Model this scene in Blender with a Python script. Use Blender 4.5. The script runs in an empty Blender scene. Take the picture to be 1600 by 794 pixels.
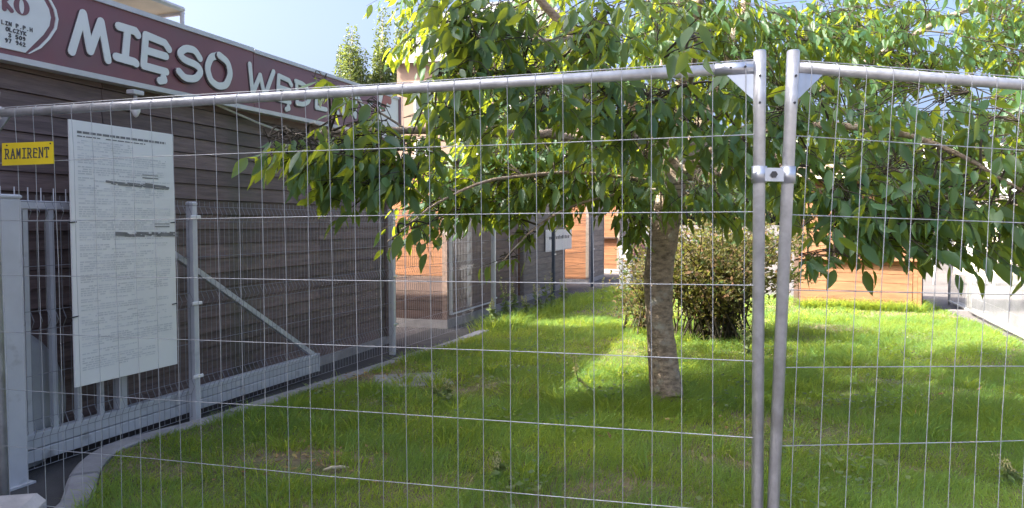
import bpy, math, random
import numpy as np
from mathutils import Vector, Matrix
random.seed(7); rng = np.random.default_rng(7)
SC = bpy.context.scene; COL = SC.collection
R = math.radians

# ---------------------------------------------------------------- camera, sky, sun
F_PX, EYE, PITCH = 1150.0, 1.44, math.atan(47/1150)
cam_d = bpy.data.cameras.new('camera'); cam = bpy.data.objects.new('camera', cam_d); COL.objects.link(cam)
cam_d.sensor_width = 36; cam_d.lens = 36*F_PX/1600; cam_d.clip_end = 2000; cam_d.clip_start = 0.05
cam.location = (0, 0, EYE); cam.rotation_euler = (math.pi/2-PITCH, 0, 0); SC.camera = cam
SUN_EL, SUN_AZ = R(43), R(73+180)               # azimuth of the sun, clockwise from +Y
world = bpy.data.worlds.new('World'); SC.world = world; world.use_nodes = True
nt = world.node_tree; nt.nodes.clear()
sky = nt.nodes.new('ShaderNodeTexSky'); sky.sky_type = 'NISHITA'; sky.sun_disc = False
sky.sun_elevation = SUN_EL; sky.sun_rotation = SUN_AZ; sky.air_density = 0.6; sky.dust_density = 9.0; sky.ozone_density = 3.2
bg = nt.nodes.new('ShaderNodeBackground'); bg.inputs[1].default_value = 0.145
wo = nt.nodes.new('ShaderNodeOutputWorld'); nt.links.new(sky.outputs[0], bg.inputs[0]); nt.links.new(bg.outputs[0], wo.inputs[0])
sun_d = bpy.data.lights.new('sun', 'SUN'); sun_d.energy = 4.3; sun_d.angle = R(0.6); sun_d.color = (1, .93, .80)
sun = bpy.data.objects.new('sun', sun_d); COL.objects.link(sun)
to_sun = Vector((math.sin(SUN_AZ)*math.cos(SUN_EL), math.cos(SUN_AZ)*math.cos(SUN_EL), math.sin(SUN_EL)))
sun.rotation_euler = to_sun.to_track_quat('Z', 'Y').to_euler()
SC.view_settings.view_transform = 'Standard'; SC.view_settings.look = 'None'
SC.view_settings.exposure = 2.12; SC.view_settings.gamma = 1.0

# ---------------------------------------------------------------- helpers
def ray(px, py):
    xc = (px-800)/F_PX; yc = (397-py)/F_PX
    return Vector((xc, math.cos(PITCH)+yc*math.sin(PITCH), -math.sin(PITCH)+yc*math.cos(PITCH)))
def at(px, py, Y):
    r = ray(px, py); return Vector((0, 0, EYE)) + r*(Y/r.y)
def gnd(px, py, z=0.0):
    r = ray(px, py); return Vector((0, 0, EYE)) + r*((z-EYE)/r.z)
def onplane(px, py, P, ang, off=0.0):
    """hit of a pixel ray with the vertical plane local y = off of a frame at P turned by ang: (local x, z)"""
    d = Vector((math.cos(ang), math.sin(ang), 0)); n = Vector((-d.y, d.x, 0))
    P = Vector((P[0], P[1], 0)) + n*off
    r = ray(px, py); t = P.dot(n)/r.dot(n); q = r*t
    return (q-P).dot(d), q.z+EYE

def tag(o, label=None, cat=None, group=None, kind=None):
    for k, v in (('label', label), ('category', cat), ('group', group), ('kind', kind)):
        if v: o[k] = v
    return o
def empty(name, loc, rz=0.0):
    o = bpy.data.objects.new(name, None); COL.objects.link(o); o.empty_display_size = .1
    o.location = loc; o.rotation_euler = (0, 0, rz); return o

class MB:
    def __init__(s): s.v = []; s.f = []
    def add(s, vs, fs):
        b = len(s.v); s.v += [tuple(v) for v in vs]; s.f += [tuple(b+i for i in f) for f in fs]; return s
    def box(s, x0, x1, y0, y1, z0, z1, bev=0.0):
        if bev <= 0:
            s.add([(x0,y0,z0),(x1,y0,z0),(x1,y1,z0),(x0,y1,z0),(x0,y0,z1),(x1,y0,z1),(x1,y1,z1),(x0,y1,z1)],
                  [(3,2,1,0),(4,5,6,7),(0,1,5,4),(1,2,6,5),(2,3,7,6),(3,0,4,7)])
        else:
            b = bev; vs = []
            for z, i in ((z0, b), (z0+b, 0), (z1-b, 0), (z1, b)):
                vs += [(x0+i,y0+b if i else y0,z),(x1-i,y0+i,z),(x1-i,y1-i,z),(x0+i,y1-i,z)]
            fs = [(3,2,1,0),(12,13,14,15)]
            for k in range(3):
                for j in range(4):
                    a = 4*k+j; c = 4*k+(j+1)%4; fs.append((a, c, c+4, a+4))
            s.add(vs, fs)
        return s
    def tube(s, pts, rad, n=8, cap=True):
        pts = [Vector(p) for p in pts]; k = len(pts)
        rad = rad if hasattr(rad, '__len__') else [rad]*k
        vs = []; prev = None
        for i, p in enumerate(pts):
            t = (pts[min(i+1,k-1)]-pts[max(i-1,0)]).normalized()
            if prev is None:
                a = Vector((0,0,1)) if abs(t.z) < .9 else Vector((1,0,0)); u = t.cross(a).normalized()
            else: u = (prev - t*prev.dot(t)).normalized()
            prev = u; w = t.cross(u)
            for j in range(n):
                th = 2*math.pi*j/n; vs.append(p+(u*math.cos(th)+w*math.sin(th))*rad[i])
        fs = []
        for i in range(k-1):
            for j in range(n):
                a = i*n+j; b = i*n+(j+1)%n; fs.append((a, b, b+n, a+n))
        if cap: fs += [tuple(range(n-1,-1,-1)), tuple((k-1)*n+j for j in range(n))]
        return s.add(vs, fs)
    def prism(s, poly, d0, d1, axis='y'):
        """polygon (u, z) extruded along y between d0 and d1 (counter-clockwise seen from -y)"""
        n = len(poly)
        if axis == 'y': vs = [(u,d0,z) for u,z in poly]+[(u,d1,z) for u,z in poly]
        else: vs = [(u,z,d0) for u,z in poly]+[(u,z,d1) for u,z in poly]
        fs = [tuple(range(n)), tuple(range(2*n-1,n-1,-1))]
        for i in range(n):
            j = (i+1)%n; fs.append((j, i, i+n, j+n))
        return s.add(vs, fs)
    def build(s, name, mat, parent=None, smooth=False, loc=None, kind=None, sub=None):
        me = bpy.data.meshes.new(name)
        sh = Vector(sub) if sub is not None else None
        me.from_pydata([tuple(Vector(v)-sh) for v in s.v] if sh is not None else s.v, [], s.f)
        me.validate()
        if smooth:
            me.polygons.foreach_set('use_smooth', [True]*len(me.polygons))
        me.materials.append(mat)
        o = bpy.data.objects.new(name, me); COL.objects.link(o)
        if parent: o.parent = parent
        if loc is not None: o.location = loc
        if kind: o['kind'] = kind
        return o

# ---------------------------------------------------------------- materials
def mat(name, col, rough=.7, var=.15, scale=6.0, stretch=(1,1,1), metal=0.0, bump=.0, bscale=40.0, col2=None,
        rnd=0.0, spec=.4, coord='Object', detail=5.0, patch=None):
    m = bpy.data.materials.new(name); m.use_nodes = True; n = m.node_tree; L = n.links
    b = n.nodes['Principled BSDF']; b.inputs['Roughness'].default_value = rough; b.inputs['Metallic'].default_value = metal
    b.inputs['Specular IOR Level'].default_value = spec
    tc = n.nodes.new('ShaderNodeTexCoord'); mp = n.nodes.new('ShaderNodeMapping'); mp.inputs['Scale'].default_value = stretch
    L.new(tc.outputs[coord], mp.inputs[0])
    oi = n.nodes.new('ShaderNodeObjectInfo')
    ad = n.nodes.new('ShaderNodeVectorMath'); ad.operation = 'MULTIPLY_ADD'
    ad.inputs[1].default_value = (1,1,1); L.new(mp.outputs[0], ad.inputs[0])
    cx = n.nodes.new('ShaderNodeCombineXYZ'); mu = n.nodes.new('ShaderNodeMath'); mu.operation = 'MULTIPLY'; mu.inputs[1].default_value = 37.0
    L.new(oi.outputs['Random'], mu.inputs[0])
    for i in range(3): L.new(mu.outputs[0], cx.inputs[i])
    L.new(cx.outputs[0], ad.inputs[2])
    no = n.nodes.new('ShaderNodeTexNoise'); no.inputs['Scale'].default_value = scale; no.inputs['Detail'].default_value = detail
    no.inputs['Roughness'].default_value = .62
    L.new(ad.outputs[0], no.inputs['Vector'])
    mix = n.nodes.new('ShaderNodeMix'); mix.data_type = 'RGBA'
    c = np.array(col); c2 = np.array(col2) if col2 is not None else np.clip(c*(1+var), 0, 1); c1 = c*(1-var) if col2 is None else c
    mix.inputs[6].default_value = (*c1, 1); mix.inputs[7].default_value = (*c2, 1)
    mr = n.nodes.new('ShaderNodeMapRange'); mr.inputs[1].default_value = .3; mr.inputs[2].default_value = .7
    L.new(no.outputs[0], mr.inputs[0]); L.new(mr.outputs[0], mix.inputs[0])
    out = mix.outputs[2]
    if patch:                                    # a second, larger stain
        pc, ps, lo, hi = patch
        n2 = n.nodes.new('ShaderNodeTexNoise'); n2.inputs['Scale'].default_value = ps; n2.inputs['Detail'].default_value = 4
        L.new(tc.outputs[coord], n2.inputs['Vector'])
        m2 = n.nodes.new('ShaderNodeMapRange'); m2.inputs[1].default_value = lo; m2.inputs[2].default_value = hi
        L.new(n2.outputs[0], m2.inputs[0])
        x2 = n.nodes.new('ShaderNodeMix'); x2.data_type = 'RGBA'; x2.inputs[7].default_value = (*pc, 1)
        L.new(m2.outputs[0], x2.inputs[0]); L.new(out, x2.inputs[6]); out = x2.outputs[2]
    if rnd:
        hs = n.nodes.new('ShaderNodeHueSaturation'); r2 = n.nodes.new('ShaderNodeMapRange')
        r2.inputs[3].default_value = 1-rnd; r2.inputs[4].default_value = 1+rnd
        L.new(oi.outputs['Random'], r2.inputs[0]); L.new(r2.outputs[0], hs.inputs['Value']); L.new(out, hs.inputs['Color']); out = hs.outputs[0]
    L.new(out, b.inputs['Base Color'])
    if bump:
        nb = n.nodes.new('ShaderNodeTexNoise'); nb.inputs['Scale'].default_value = bscale; nb.inputs['Detail'].default_value = 4
        L.new(ad.outputs[0], nb.inputs['Vector'])
        bp = n.nodes.new('ShaderNodeBump'); bp.inputs['Strength'].default_value = bump; bp.inputs['Distance'].default_value = .02
        L.new(nb.outputs[0], bp.inputs['Height']); L.new(bp.outputs[0], b.inputs['Normal'])
    return m

def leaf_mat(name, ca, cb, trans, tmix=.4, rough=.42, spec=.5, use_attr=True):
    m = bpy.data.materials.new(name); m.use_nodes = True; n = m.node_tree; L = n.links; n.nodes.clear()
    out = n.nodes.new('ShaderNodeOutputMaterial')
    b = n.nodes.new('ShaderNodeBsdfPrincipled'); b.inputs['Roughness'].default_value = rough; b.inputs['Specular IOR Level'].default_value = spec
    tr = n.nodes.new('ShaderNodeBsdfTranslucent')
    if use_attr:
        at_ = n.nodes.new('ShaderNodeAttribute'); at_.attribute_name = 'tint'; src = at_.outputs['Fac']
    else:
        oi = n.nodes.new('ShaderNodeObjectInfo'); src = oi.outputs['Random']
    m1 = n.nodes.new('ShaderNodeMix'); m1.data_type = 'RGBA'; m1.inputs[6].default_value = (*ca, 1); m1.inputs[7].default_value = (*cb, 1)
    L.new(src, m1.inputs[0]); L.new(m1.outputs[2], b.inputs['Base Color'])
    m2 = n.nodes.new('ShaderNodeMix'); m2.data_type = 'RGBA'
    m2.inputs[6].default_value = (*[x*.7 for x in trans], 1); m2.inputs[7].default_value = (*trans, 1)
    L.new(src, m2.inputs[0]); L.new(m2.outputs[2], tr.inputs['Color'])
    mx = n.nodes.new('ShaderNodeMixShader'); mx.inputs[0].default_value = tmix
    L.new(b.outputs[0], mx.inputs[1]); L.new(tr.outputs[0], mx.inputs[2]); L.new(mx.outputs[0], out.inputs[0])
    return m

M = {}
M['galv'] = mat('galvanised_steel', (.58,.585,.585), .34, .22, 14, (1,1,1), .45, .08, 60, spec=.5, patch=((.40,.39,.37), 5, .55, .72))
M['galv_wire'] = mat('galvanised_wire', (.42,.43,.44), .5, .25, 9, metal=.35)
M['galv_plate'] = mat('zinc_plate', (.60,.63,.68), .30, .08, 12, metal=.8)
M['bolt'] = mat('dark_bolt', (.06,.06,.065), .5, .2, 20, metal=.6)
M['gate_paint'] = mat('grey_painted_steel', (.53,.54,.57), .45, .08, 5, metal=.1, bump=.03, patch=((.30,.29,.29), 7, .60, .75))
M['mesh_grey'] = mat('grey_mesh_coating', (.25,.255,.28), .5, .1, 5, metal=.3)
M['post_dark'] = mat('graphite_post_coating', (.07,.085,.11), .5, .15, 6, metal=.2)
M['siding'] = mat('dark_stained_siding', (.158,.112,.104), .62, .34, 3.0, (1,14,14), bump=.22, bscale=9, rnd=.20,
                  patch=((.095,.088,.068), 1.1, .56, .72))
M['siding_body'] = mat('dark_board', (.05,.035,.033), .8, .15, 4)
M['maroon'] = mat('maroon_sign_sheet', (.215,.088,.105), .40, .10, 2.0, patch=((.185,.10,.115), 2.2, .5, .75))
M['cream'] = mat('off_white_lettering', (.72,.74,.72), .45, .05, 4)
M['sign_outline'] = mat('dark_letter_outline', (.055,.03,.035), .5, .1, 5)  # printed dark edge around the letters
M['trim'] = mat('pale_metal_trim', (.56,.55,.56), .4, .1, 6, metal=.2)
M['white_sheet'] = mat('white_plastic_sheet', (.80,.80,.775), .40, .03, 3)
M['print'] = mat('grey_print', (.64,.65,.65), .6, .15, 8)
M['ink'] = mat('dark_ink', (.07,.07,.075), .6, .2, 8)
M['grey_ink'] = mat('faded_ink', (.20,.20,.20), .6, .3, 8)
M['yellow'] = mat('yellow_plastic', (.80,.60,.03), .35, .06, 4)
M['concrete'] = mat('weathered_concrete', (.33,.31,.30), .9, .22, 5, bump=.3, bscale=60)
M['foot_concrete'] = mat('pale_concrete', (.52,.48,.45), .85, .2, 6, bump=.3, bscale=70)
M['kerb'] = mat('kerb_concrete', (.27,.262,.265), .9, .18, 7, bump=.3, bscale=90, rnd=.1)
M['orange_wood'] = mat('orange_stained_wood', (.26,.115,.052), .6, .36, 2.2, (1,12,12), bump=.2, bscale=8, rnd=.12)
M['old_wood'] = mat('weathered_brown_wood', (.185,.125,.098), .75, .35, 2.4, (1,10,10), bump=.25, bscale=9, rnd=.14,
                    patch=((.34,.31,.29), 2.6, .60, .68))
M['grey_wood'] = mat('weathered_grey_wood', (.23,.19,.16), .75, .28, 2.4, (1,10,10), bump=.2, bscale=9, rnd=.12)
M['shed_wood'] = mat('honey_stained_wood', (.22,.104,.050), .6, .36, 2.0, (1,10,10), bump=.2, bscale=8, rnd=.10)
M['shade_wood'] = mat('shade_brown_wood', (.105,.068,.058), .7, .3, 2.4, (1,10,10), bump=.2, bscale=9, rnd=.12)  # brown for lower booth boards: the stall's shadow put into the colour
M['dark_wood'] = mat('dark_wood', (.09,.055,.04), .7, .25, 4)
M['felt'] = mat('grey_roofing_felt', (.16,.15,.15), .9, .2, 6, bump=.2)
M['roof_pale'] = mat('pale_board', (.55,.48,.36), .7, .12, 4)
M['canopy'] = mat('yellowed_polycarbonate', (.62,.55,.36), .4, .18, 3)
M['hose'] = mat('black_rubber', (.02,.022,.022), .5, .1, 6)
M['bark'] = mat('cherry_bark', (.34,.265,.195), .88, .55, 17, (1,1,2.2), bump=.8, bscale=70, patch=((.45,.42,.36), 9, .56, .70))
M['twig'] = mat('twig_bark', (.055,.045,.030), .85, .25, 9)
M['leaf'] = leaf_mat('cherry_leaf', (.020,.070,.040), (.050,.118,.048), (.80,.92,.05), .32, .46, .38)
M['leaf_one'] = leaf_mat('cherry_leaf_single', (.020,.070,.040), (.050,.118,.048), (.80,.92,.05), .32, .46, .38, use_attr=False)
M['shrub_leaf'] = leaf_mat('shrub_leaf', (.040,.085,.030), (.15,.080,.050), (.50,.50,.10), .32, .6, .15)
M['poplar_leaf'] = leaf_mat('poplar_leaf', (.060,.098,.036), (.095,.130,.045), (.40,.47,.08), .32)
M['far_leaf'] = leaf_mat('broad_leaf', (.045,.08,.032), (.09,.13,.045), (.36,.42,.08), .3)
M['grass'] = leaf_mat('grass_blade', (.056,.156,.044), (.150,.256,.066), (.74,.84,.09), .46, .55, .2)
M['weed'] = leaf_mat('weed_leaf', (.09,.15,.05), (.17,.22,.08), (.42,.46,.12), .35, use_attr=True)
M['seed'] = mat('dry_seed_head', (.42,.38,.17), .8, .25, 30)
M['plaster'] = mat('peach_plaster', (.235,.165,.125), .9, .06, 1.5, bump=.05)
M['slate'] = mat('pale_grey_roof_tiles', (.17,.17,.18), .7, .15, 1.5)
M['glass'] = mat('dark_window_glass', (.05,.06,.07), .1, .1, 2, spec=.8)
M['white_paint'] = mat('white_paint', (.76,.75,.74), .5, .04, 4)
M['tent'] = mat('white_tent_canvas', (.66,.66,.66), .7, .03, 3)
M['blue'] = mat('blue_awning_cloth', (.06,.20,.50), .7, .08, 3)
M['red_panel'] = mat('faded_red_board', (.42,.17,.15), .7, .2, 3)
M['dish'] = mat('pale_grey_plastic', (.36,.37,.37), .55, .12, 4)
M['brown'] = mat('brown_board', (.12,.08,.05), .7, .2, 6)
M['asphalt'] = mat('old_dark_asphalt', (.060,.058,.058), .95, .25, 3, bump=.3, bscale=120, coord='Object')
M['paving'] = mat('pale_asphalt', (.112,.102,.099), .95, .12, .8, bump=.25, bscale=90, patch=((.080,.074,.072), .35, .52, .68))
M['soil'] = mat('lawn_soil', (.165,.130,.082), .95, .35, 4, bump=.6, bscale=30, patch=((.085,.10,.035), 1.6, .50, .65))
M['render'] = mat('grey_render', (.45,.44,.42), .9, .08, 2)

# ---------------------------------------------------------------- ground
mb = MB(); mb.add([(-400,-400,0),(400,-400,0),(400,800,0),(-400,800,0)], [(0,1,2,3)])
tag(mb.build('ground', M['paving']), kind='structure')

kerb_px = [(97,800),(100,775),(110,750),(132,725),(165,707),(220,688),(300,668),(369,646),(438,624),(541,591),(615,567),(700,540),(762,516)]
KO = [gnd(*p) for p in kerb_px]
KO = [Vector((-2.16,2.55,0)), Vector((-2.25,3.2,0))] + KO
def resample(pts, step):
    out = [pts[0].copy()]; acc = 0.0
    for a, b in zip(pts[:-1], pts[1:]):
        L = (b-a).length; t = step-acc
        while t <= L:
            out.append(a.lerp(b, t/L)); t += step
        acc = L-(t-step)
    return out
def smooth_path(pts, it=3):
    for _ in range(it):
        pts = [pts[0]] + [p for a, b in zip(pts[:-1], pts[1:]) for p in (a.lerp(b,.25), a.lerp(b,.75))] + [pts[-1]]
    return pts
KO = smooth_path(KO, 2); KS = resample(KO, .02)
def offset_path(pts, d):
    out = []
    for i, p in enumerate(pts):
        t = (pts[min(i+6,len(pts)-1)]-pts[max(i-6,0)]).normalized(); out.append(p+Vector((t.y,-t.x,0))*d)
    return out
KI = offset_path(KS, .15)
# dark asphalt strip between kerb and fence
A = R(72.255); P_WALL = Vector((-1.5, 8.8, 0)); dW = Vector((math.cos(A), math.sin(A), 0)); nW = Vector((dW.y, -dW.x, 0))
mb = MB(); strip = [Vector((-2.2,2.2,0))]+KS[::8]
vs = []; fs = []
for p in strip:
    s = (p-P_WALL).dot(dW); q = P_WALL + dW*s + nW*(-.02)
    vs += [(q.x,q.y,.004), (p.x+.05,p.y,.004)]
for i in range(len(strip)-1): fs.append((2*i,2*i+1,2*i+3,2*i+2))
mb.add(vs, fs)
tag(mb.build('asphalt_strip', M['asphalt']), kind='structure')

kerb = empty('kerb', (KS[0].x, KS[0].y, 0)); tag(kerb, kind='structure')
n_st = 0
step = 38
for i in range(0, len(KS)-step, step):
    a, b = i, min(i+step-1, len(KS)-1); idx = list(range(a, b+1, 6))
    if idx[-1] != b: idx.append(b)
    mb = MB(); vs = []; k = len(idx); top = .055+random.uniform(-.006,.006)
    for j in idx:
        o_, i_ = KS[j], KI[j]; c = o_.lerp(i_, .12); e = o_.lerp(i_, .92)
        vs += [(o_.x,o_.y,-.02),(o_.x,o_.y,top-.014),(c.x,c.y,top),(e.x,e.y,top),(i_.x,i_.y,top-.01),(i_.x,i_.y,-.02)]
    fs = [(0,1,2,3,4,5)[::-1], tuple((k-1)*6+q for q in range(6))]
    for r_ in range(k-1):
        for q in range(5): fs.append((r_*6+q, r_*6+q+1, (r_+1)*6+q+1, (r_+1)*6+q))
    mb.add(vs, fs); mb.build('kerb_stone', M['kerb'], kerb, sub=(KS[0].x,KS[0].y,0)); n_st += 1

# lawn: soil sheet
LAWN = [p for p in KI[::20]] + [gnd(830,484), gnd(900,463), gnd(960,452), gnd(1040,452), gnd(1140,462), gnd(1240,468),
        gnd(1300,462), gnd(1440,470), gnd(1460,484), gnd(1530,510), gnd(1600,545), Vector((5.45,6.9,0)), Vector((4.9,4.6,0)), Vector((4.4,2.5,0))]
LP = np.array([(p.x,p.y) for p in LAWN])
def inside(x, y, poly):
    x = np.asarray(x); y = np.asarray(y); r = np.zeros(x.shape, bool); n = len(poly); j = n-1
    for i in range(n):
        xi, yi = poly[i]; xj, yj = poly[j]
        c = ((yi > y) != (yj > y)); 
        with np.errstate(divide='ignore', invalid='ignore'):
            r ^= c & (x < (xj-xi)*(y-yi)/(yj-yi+1e-12)+xi)
        j = i
    return r
def lawn_z(x, y):
    return .035+.018*np.sin(x*1.7+.6)*np.cos(y*1.3)+.012*np.sin(x*4.1)*np.sin(y*3.3+1)
mb = MB(); 
import bmesh
bm = bmesh.new(); bvs = [bm.verts.new((p[0],p[1],0)) for p in LP]; bm.faces.new(bvs)
bmesh.ops.triangulate(bm, faces=bm.faces[:])
for _ in range(3): bmesh.ops.subdivide_edges(bm, edges=[e for e in bm.edges if e.calc_length() > .5], cuts=1, use_grid_fill=False); bmesh.ops.triangulate(bm, faces=bm.faces[:])
for v in bm.verts: v.co.z = float(lawn_z(v.co.x, v.co.y))
me = bpy.data.meshes.new('lawn_soil'); bm.to_mesh(me); bm.free(); me.materials.append(M['soil'])
o = bpy.data.objects.new('lawn_soil', me); COL.objects.link(o); tag(o, kind='structure')

# ---------------------------------------------------------------- grass
def strips_mesh(name, base, dirv, side, length, width, droop, tint, material, seg=3):
    """many blades at once; base (n,3), dirv horizontal lean (n,2), side (n,2)"""
    n = len(base); ts = np.linspace(0,1,seg+1)
    V = np.zeros((n, 2*seg+1, 3)); 
    for k, t in enumerate(ts):
        c = base.copy()
        c[:,2] += length*(t - .45*droop*t*t); c[:,:2] += dirv*(length*droop*t*t)[:,None]
        w = width*(1-t**1.6)*.5
        if k < seg:
            V[:,2*k,:] = c; V[:,2*k+1,:] = c
            V[:,2*k,:2] -= side*w[:,None]; V[:,2*k+1,:2] += side*w[:,None]
        else: V[:,2*seg,:] = c
    m = 2*seg+1; off = (np.arange(n)*m)[:,None]
    quads = np.array([[2*k,2*k+1,2*k+3,2*k+2] for k in range(seg-1)])
    q = (off[:,:,None]+quads[None]).reshape(-1,4); t3 = off+np.array([[2*seg-2,2*seg-1,2*seg]])
    loops = np.concatenate([q.ravel(), t3.ravel()]); nq, ntri = len(q), len(t3)
    me = bpy.data.meshes.new(name); me.vertices.add(n*m); me.vertices.foreach_set('co', V.ravel())
    me.loops.add(len(loops)); me.loops.foreach_set('vertex_index', loops.astype(np.int32))
    me.polygons.add(nq+ntri)
    st = np.concatenate([np.arange(nq)*4, nq*4+np.arange(ntri)*3]); me.polygons.foreach_set('loop_start', st.astype(np.int32))
    me.update(calc_edges=True)
    a = me.attributes.new('tint', 'FLOAT', 'POINT'); a.data.foreach_set('value', np.repeat(tint, m).astype(np.float32))
    me.materials.append(material)
    o = bpy.data.objects.new(name, me); COL.objects.link(o); return o
BARE = [(*gnd(478,735)[:2], .52, .34), (*gnd(645,600)[:2], .42, .46), (*gnd(540,600)[:2], .45, .34), (*gnd(700,660)[:2], .15, .10)]
def noise2(x, y, s):
    return (np.sin(x*1.3*s+1.1)*np.sin(y*1.7*s+.3)+.6*np.sin(x*3.1*s+2)*np.sin(y*2.7*s+4.2)+.35*np.sin(x*6.7*s)*np.sin(y*7.3*s+1.7))/1.95
def grass_points(y0, y1, n):
    x = rng.uniform(-3, 8.2, n); y = rng.uniform(y0, y1, n)
    ok = inside(x, y, LP) & (np.abs(x) < .80*y+.5)
    x, y = x[ok], y[ok]
    dens = np.clip(.78+.5*noise2(x, y, 1.6), .25, 1)
    for bx, by, rx, ry in BARE:
        d = ((x-bx)/rx)**2+((y-by)/ry)**2; dens *= np.clip((d-.45)/.9, .03, 1)
    k = rng.random(len(x)) < dens
    return x[k], y[k]
parts_ = []
for y0, y1, n, l0, w0 in ((2.6,4.6,150000,.115,.0047),(4.6,7,200000,.115,.0052),(7,11,170000,.105,.0075),(11,18,90000,.11,.012)):
    x, y = grass_points(y0, y1, n); k = len(x)
    tall = np.clip(.85+.6*noise2(x+3, y+1, 1.1)+.45*noise2(x*1.7, y*1.9+3, 2.6), .35, 1.9)
    ln = l0*tall*rng.uniform(.5, 1.35, k); wd = w0*rng.uniform(.7,1.3,k)
    ang = rng.uniform(0, 2*np.pi, k); sa = rng.uniform(0, 2*np.pi, k)
    # tufts lean together
    ang = np.where(rng.random(k) < .55, noise2(x,y,2.3)*4+rng.normal(0,.5,k), ang)
    tint = np.clip(.42+.40*noise2(x-2,y,1.3)+.2*noise2(x,y+5,5)+rng.normal(0,.24,k), 0, 1)
    parts_.append((np.stack([x,y,lawn_z(x,y)-.005],1), np.stack([np.cos(ang),np.sin(ang)],1), np.stack([np.cos(sa),np.sin(sa)],1), ln, wd, rng.uniform(.4,1.4,k), tint))
def tufts(cx, cy, n, sx, sy, l0, l1, w):
    x = cx+rng.normal(0,sx,n); y = cy+rng.normal(0,sy,n); a = np.arctan2(y-cy,x-cx)+rng.normal(0,.6,n); b = rng.uniform(0,6.28,n)
    parts_.append((np.stack([x,y,lawn_z(x,y)-.005],1), np.stack([np.cos(a),np.sin(a)],1), np.stack([np.cos(b),np.sin(b)],1), rng.uniform(l0,l1,n), w*rng.uniform(.7,1.3,n), rng.uniform(.5,1.3,n), np.clip(rng.normal(.5,.25,n),0,1)))
tb_ = gnd(1043,640)
tufts(tb_.x, tb_.y-.05, 1500, .20, .16, .08, .24, .005)
tufts(tb_.x-.45, tb_.y-.1, 1600, .22, .16, .08, .24, .005)
for i in range(60):
    t = random.random(); p = gnd(1243,481).lerp(gnd(1436,492), t); tufts(p.x, p.y-.12, 45, .06, .05, .12, .34, .010)
for i in range(70):
    t = random.random(); p = gnd(740,522).lerp(gnd(960,458), t); tufts(p.x+.15, p.y, 40, .12, .08, .10, .32, .009)
for i in range(190):
    x_, y_ = random.uniform(-1.8,5.2), random.uniform(3.1,10.5)
    if inside(np.array([x_]), np.array([y_]), LP)[0]: tufts(x_, y_, 70, .05, .05, .10, .24, .0048+.0004*y_)
cat = [np.concatenate([p[i] for p in parts_]) for i in range(7)]
tag(strips_mesh('grass', *cat, M['grass']), kind='stuff')
M['straw'] = leaf_mat('dry_grass_blade', (.30,.25,.11), (.42,.36,.18), (.5,.42,.15), .25, .6, .2)
x, y = grass_points(2.8, 10, 16000); kk = (noise2(x+1.3, y-2, 1.9) > .05) | (rng.random(len(x)) < .25); x, y = x[kk], y[kk]; k = len(x); a1 = rng.uniform(0,6.28,k); a2 = rng.uniform(0,6.28,k)
tag(strips_mesh('dry_grass', np.stack([x,y,lawn_z(x,y)],1), np.stack([np.cos(a1),np.sin(a1)],1), np.stack([np.cos(a2),np.sin(a2)],1), rng.uniform(.05,.15,k), rng.uniform(.002,.0045,k), rng.uniform(.6,1.9,k), rng.random(k), M['straw']), kind='stuff')
print('blades', len(cat[0]))

# ---------------------------------------------------------------- butcher's stall (dark boarded building on the left)
stall = empty('butcher_stall', tuple(P_WALL), A)
tag(stall, 'long dark brown boarded stall with maroon fascia on the left of the lawn', 'market stall')
MB().box(-9, -.012, .03, 2.6, .06, 2.54).build('wall_body', M['siding_body'], stall)
MB().box(-9.05, .01, -.015, 2.6, 0, .10).build('plinth', M['concrete'], stall)
MB().box(-9.1, .06, .06, 2.75, 2.542, 2.62).build('roof', M['felt'], stall)
ex = .118; joints = [-9, -6.6, -4.05, -1.45, -.06]
k = 0; z = .10
while z < 2.55:
    for a, b in zip(joints[:-1], joints[1:]):
        g = .003; top = min(z+ex-.004, 2.597); t0 = random.uniform(-.002,.003)
        mb = MB(); L = b-a-2*g
        # lapped board: lower edge proud of the upper one
        pr = [(-.019-t0, 0), (.012, 0), (.012, top-z), (-.006-t0, top-z)]
        mb.add([(0,y,zz) for y,zz in pr]+[(L,y,zz) for y,zz in pr], [(0,1,2,3)[::-1],(4,5,6,7),(0,1,5,4),(1,2,6,5),(2,3,7,6),(3,0,4,7)])
        mb.build('plank', M['siding'], stall, loc=(a+g, .012, z))
    z += ex
# far corner board
MB().box(-.056, .014, -.034, .05, .10, 2.60, .004).build('corner_board', M['siding'], stall)

# fascia sign ----------------------------------------------------
SL = .0145
Zs = lambda x, v: v + SL*(x+4.8)         # the sign runs slightly uphill, like its trim in the photograph
OFF = -.10
sign = empty('shop_sign', tuple(P_WALL + nW*.10 + Vector((0,0,2.38))), A)
tag(sign, 'long maroon fascia sign with raised white letters above the dark boarded stall', 'shop sign')
def sbox(mb, x0, x1, y0, y1, z0, z1, f=1):
    zz = 2.38
    mb.add([(x0,y0,Zs(x0,z0)-zz),(x1,y0,Zs(x1,z0)-zz),(x1,y1,Zs(x1,z0)-zz),(x0,y1,Zs(x0,z0)-zz),
            (x0,y0,Zs(x0,z1)-zz),(x1,y0,Zs(x1,z1)-zz),(x1,y1,Zs(x1,z1)-zz),(x0,y1,Zs(x0,z1)-zz)],
           [(3,2,1,0),(4,5,6,7),(0,1,5,4),(1,2,6,5),(2,3,7,6),(3,0,4,7)]); return mb
BOT, TOP = 2.375, 2.885
XE = .165
for a, b in ((-8.2,-5.62), (-5.614,-2.592), (-2.584,-.36), (-.354,XE)):
    sbox(MB(), a, b, 0, .06, BOT+.02, TOP-.02).build('panel', M['maroon'] if a < -.4 else M['white_sheet'], sign)
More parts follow.
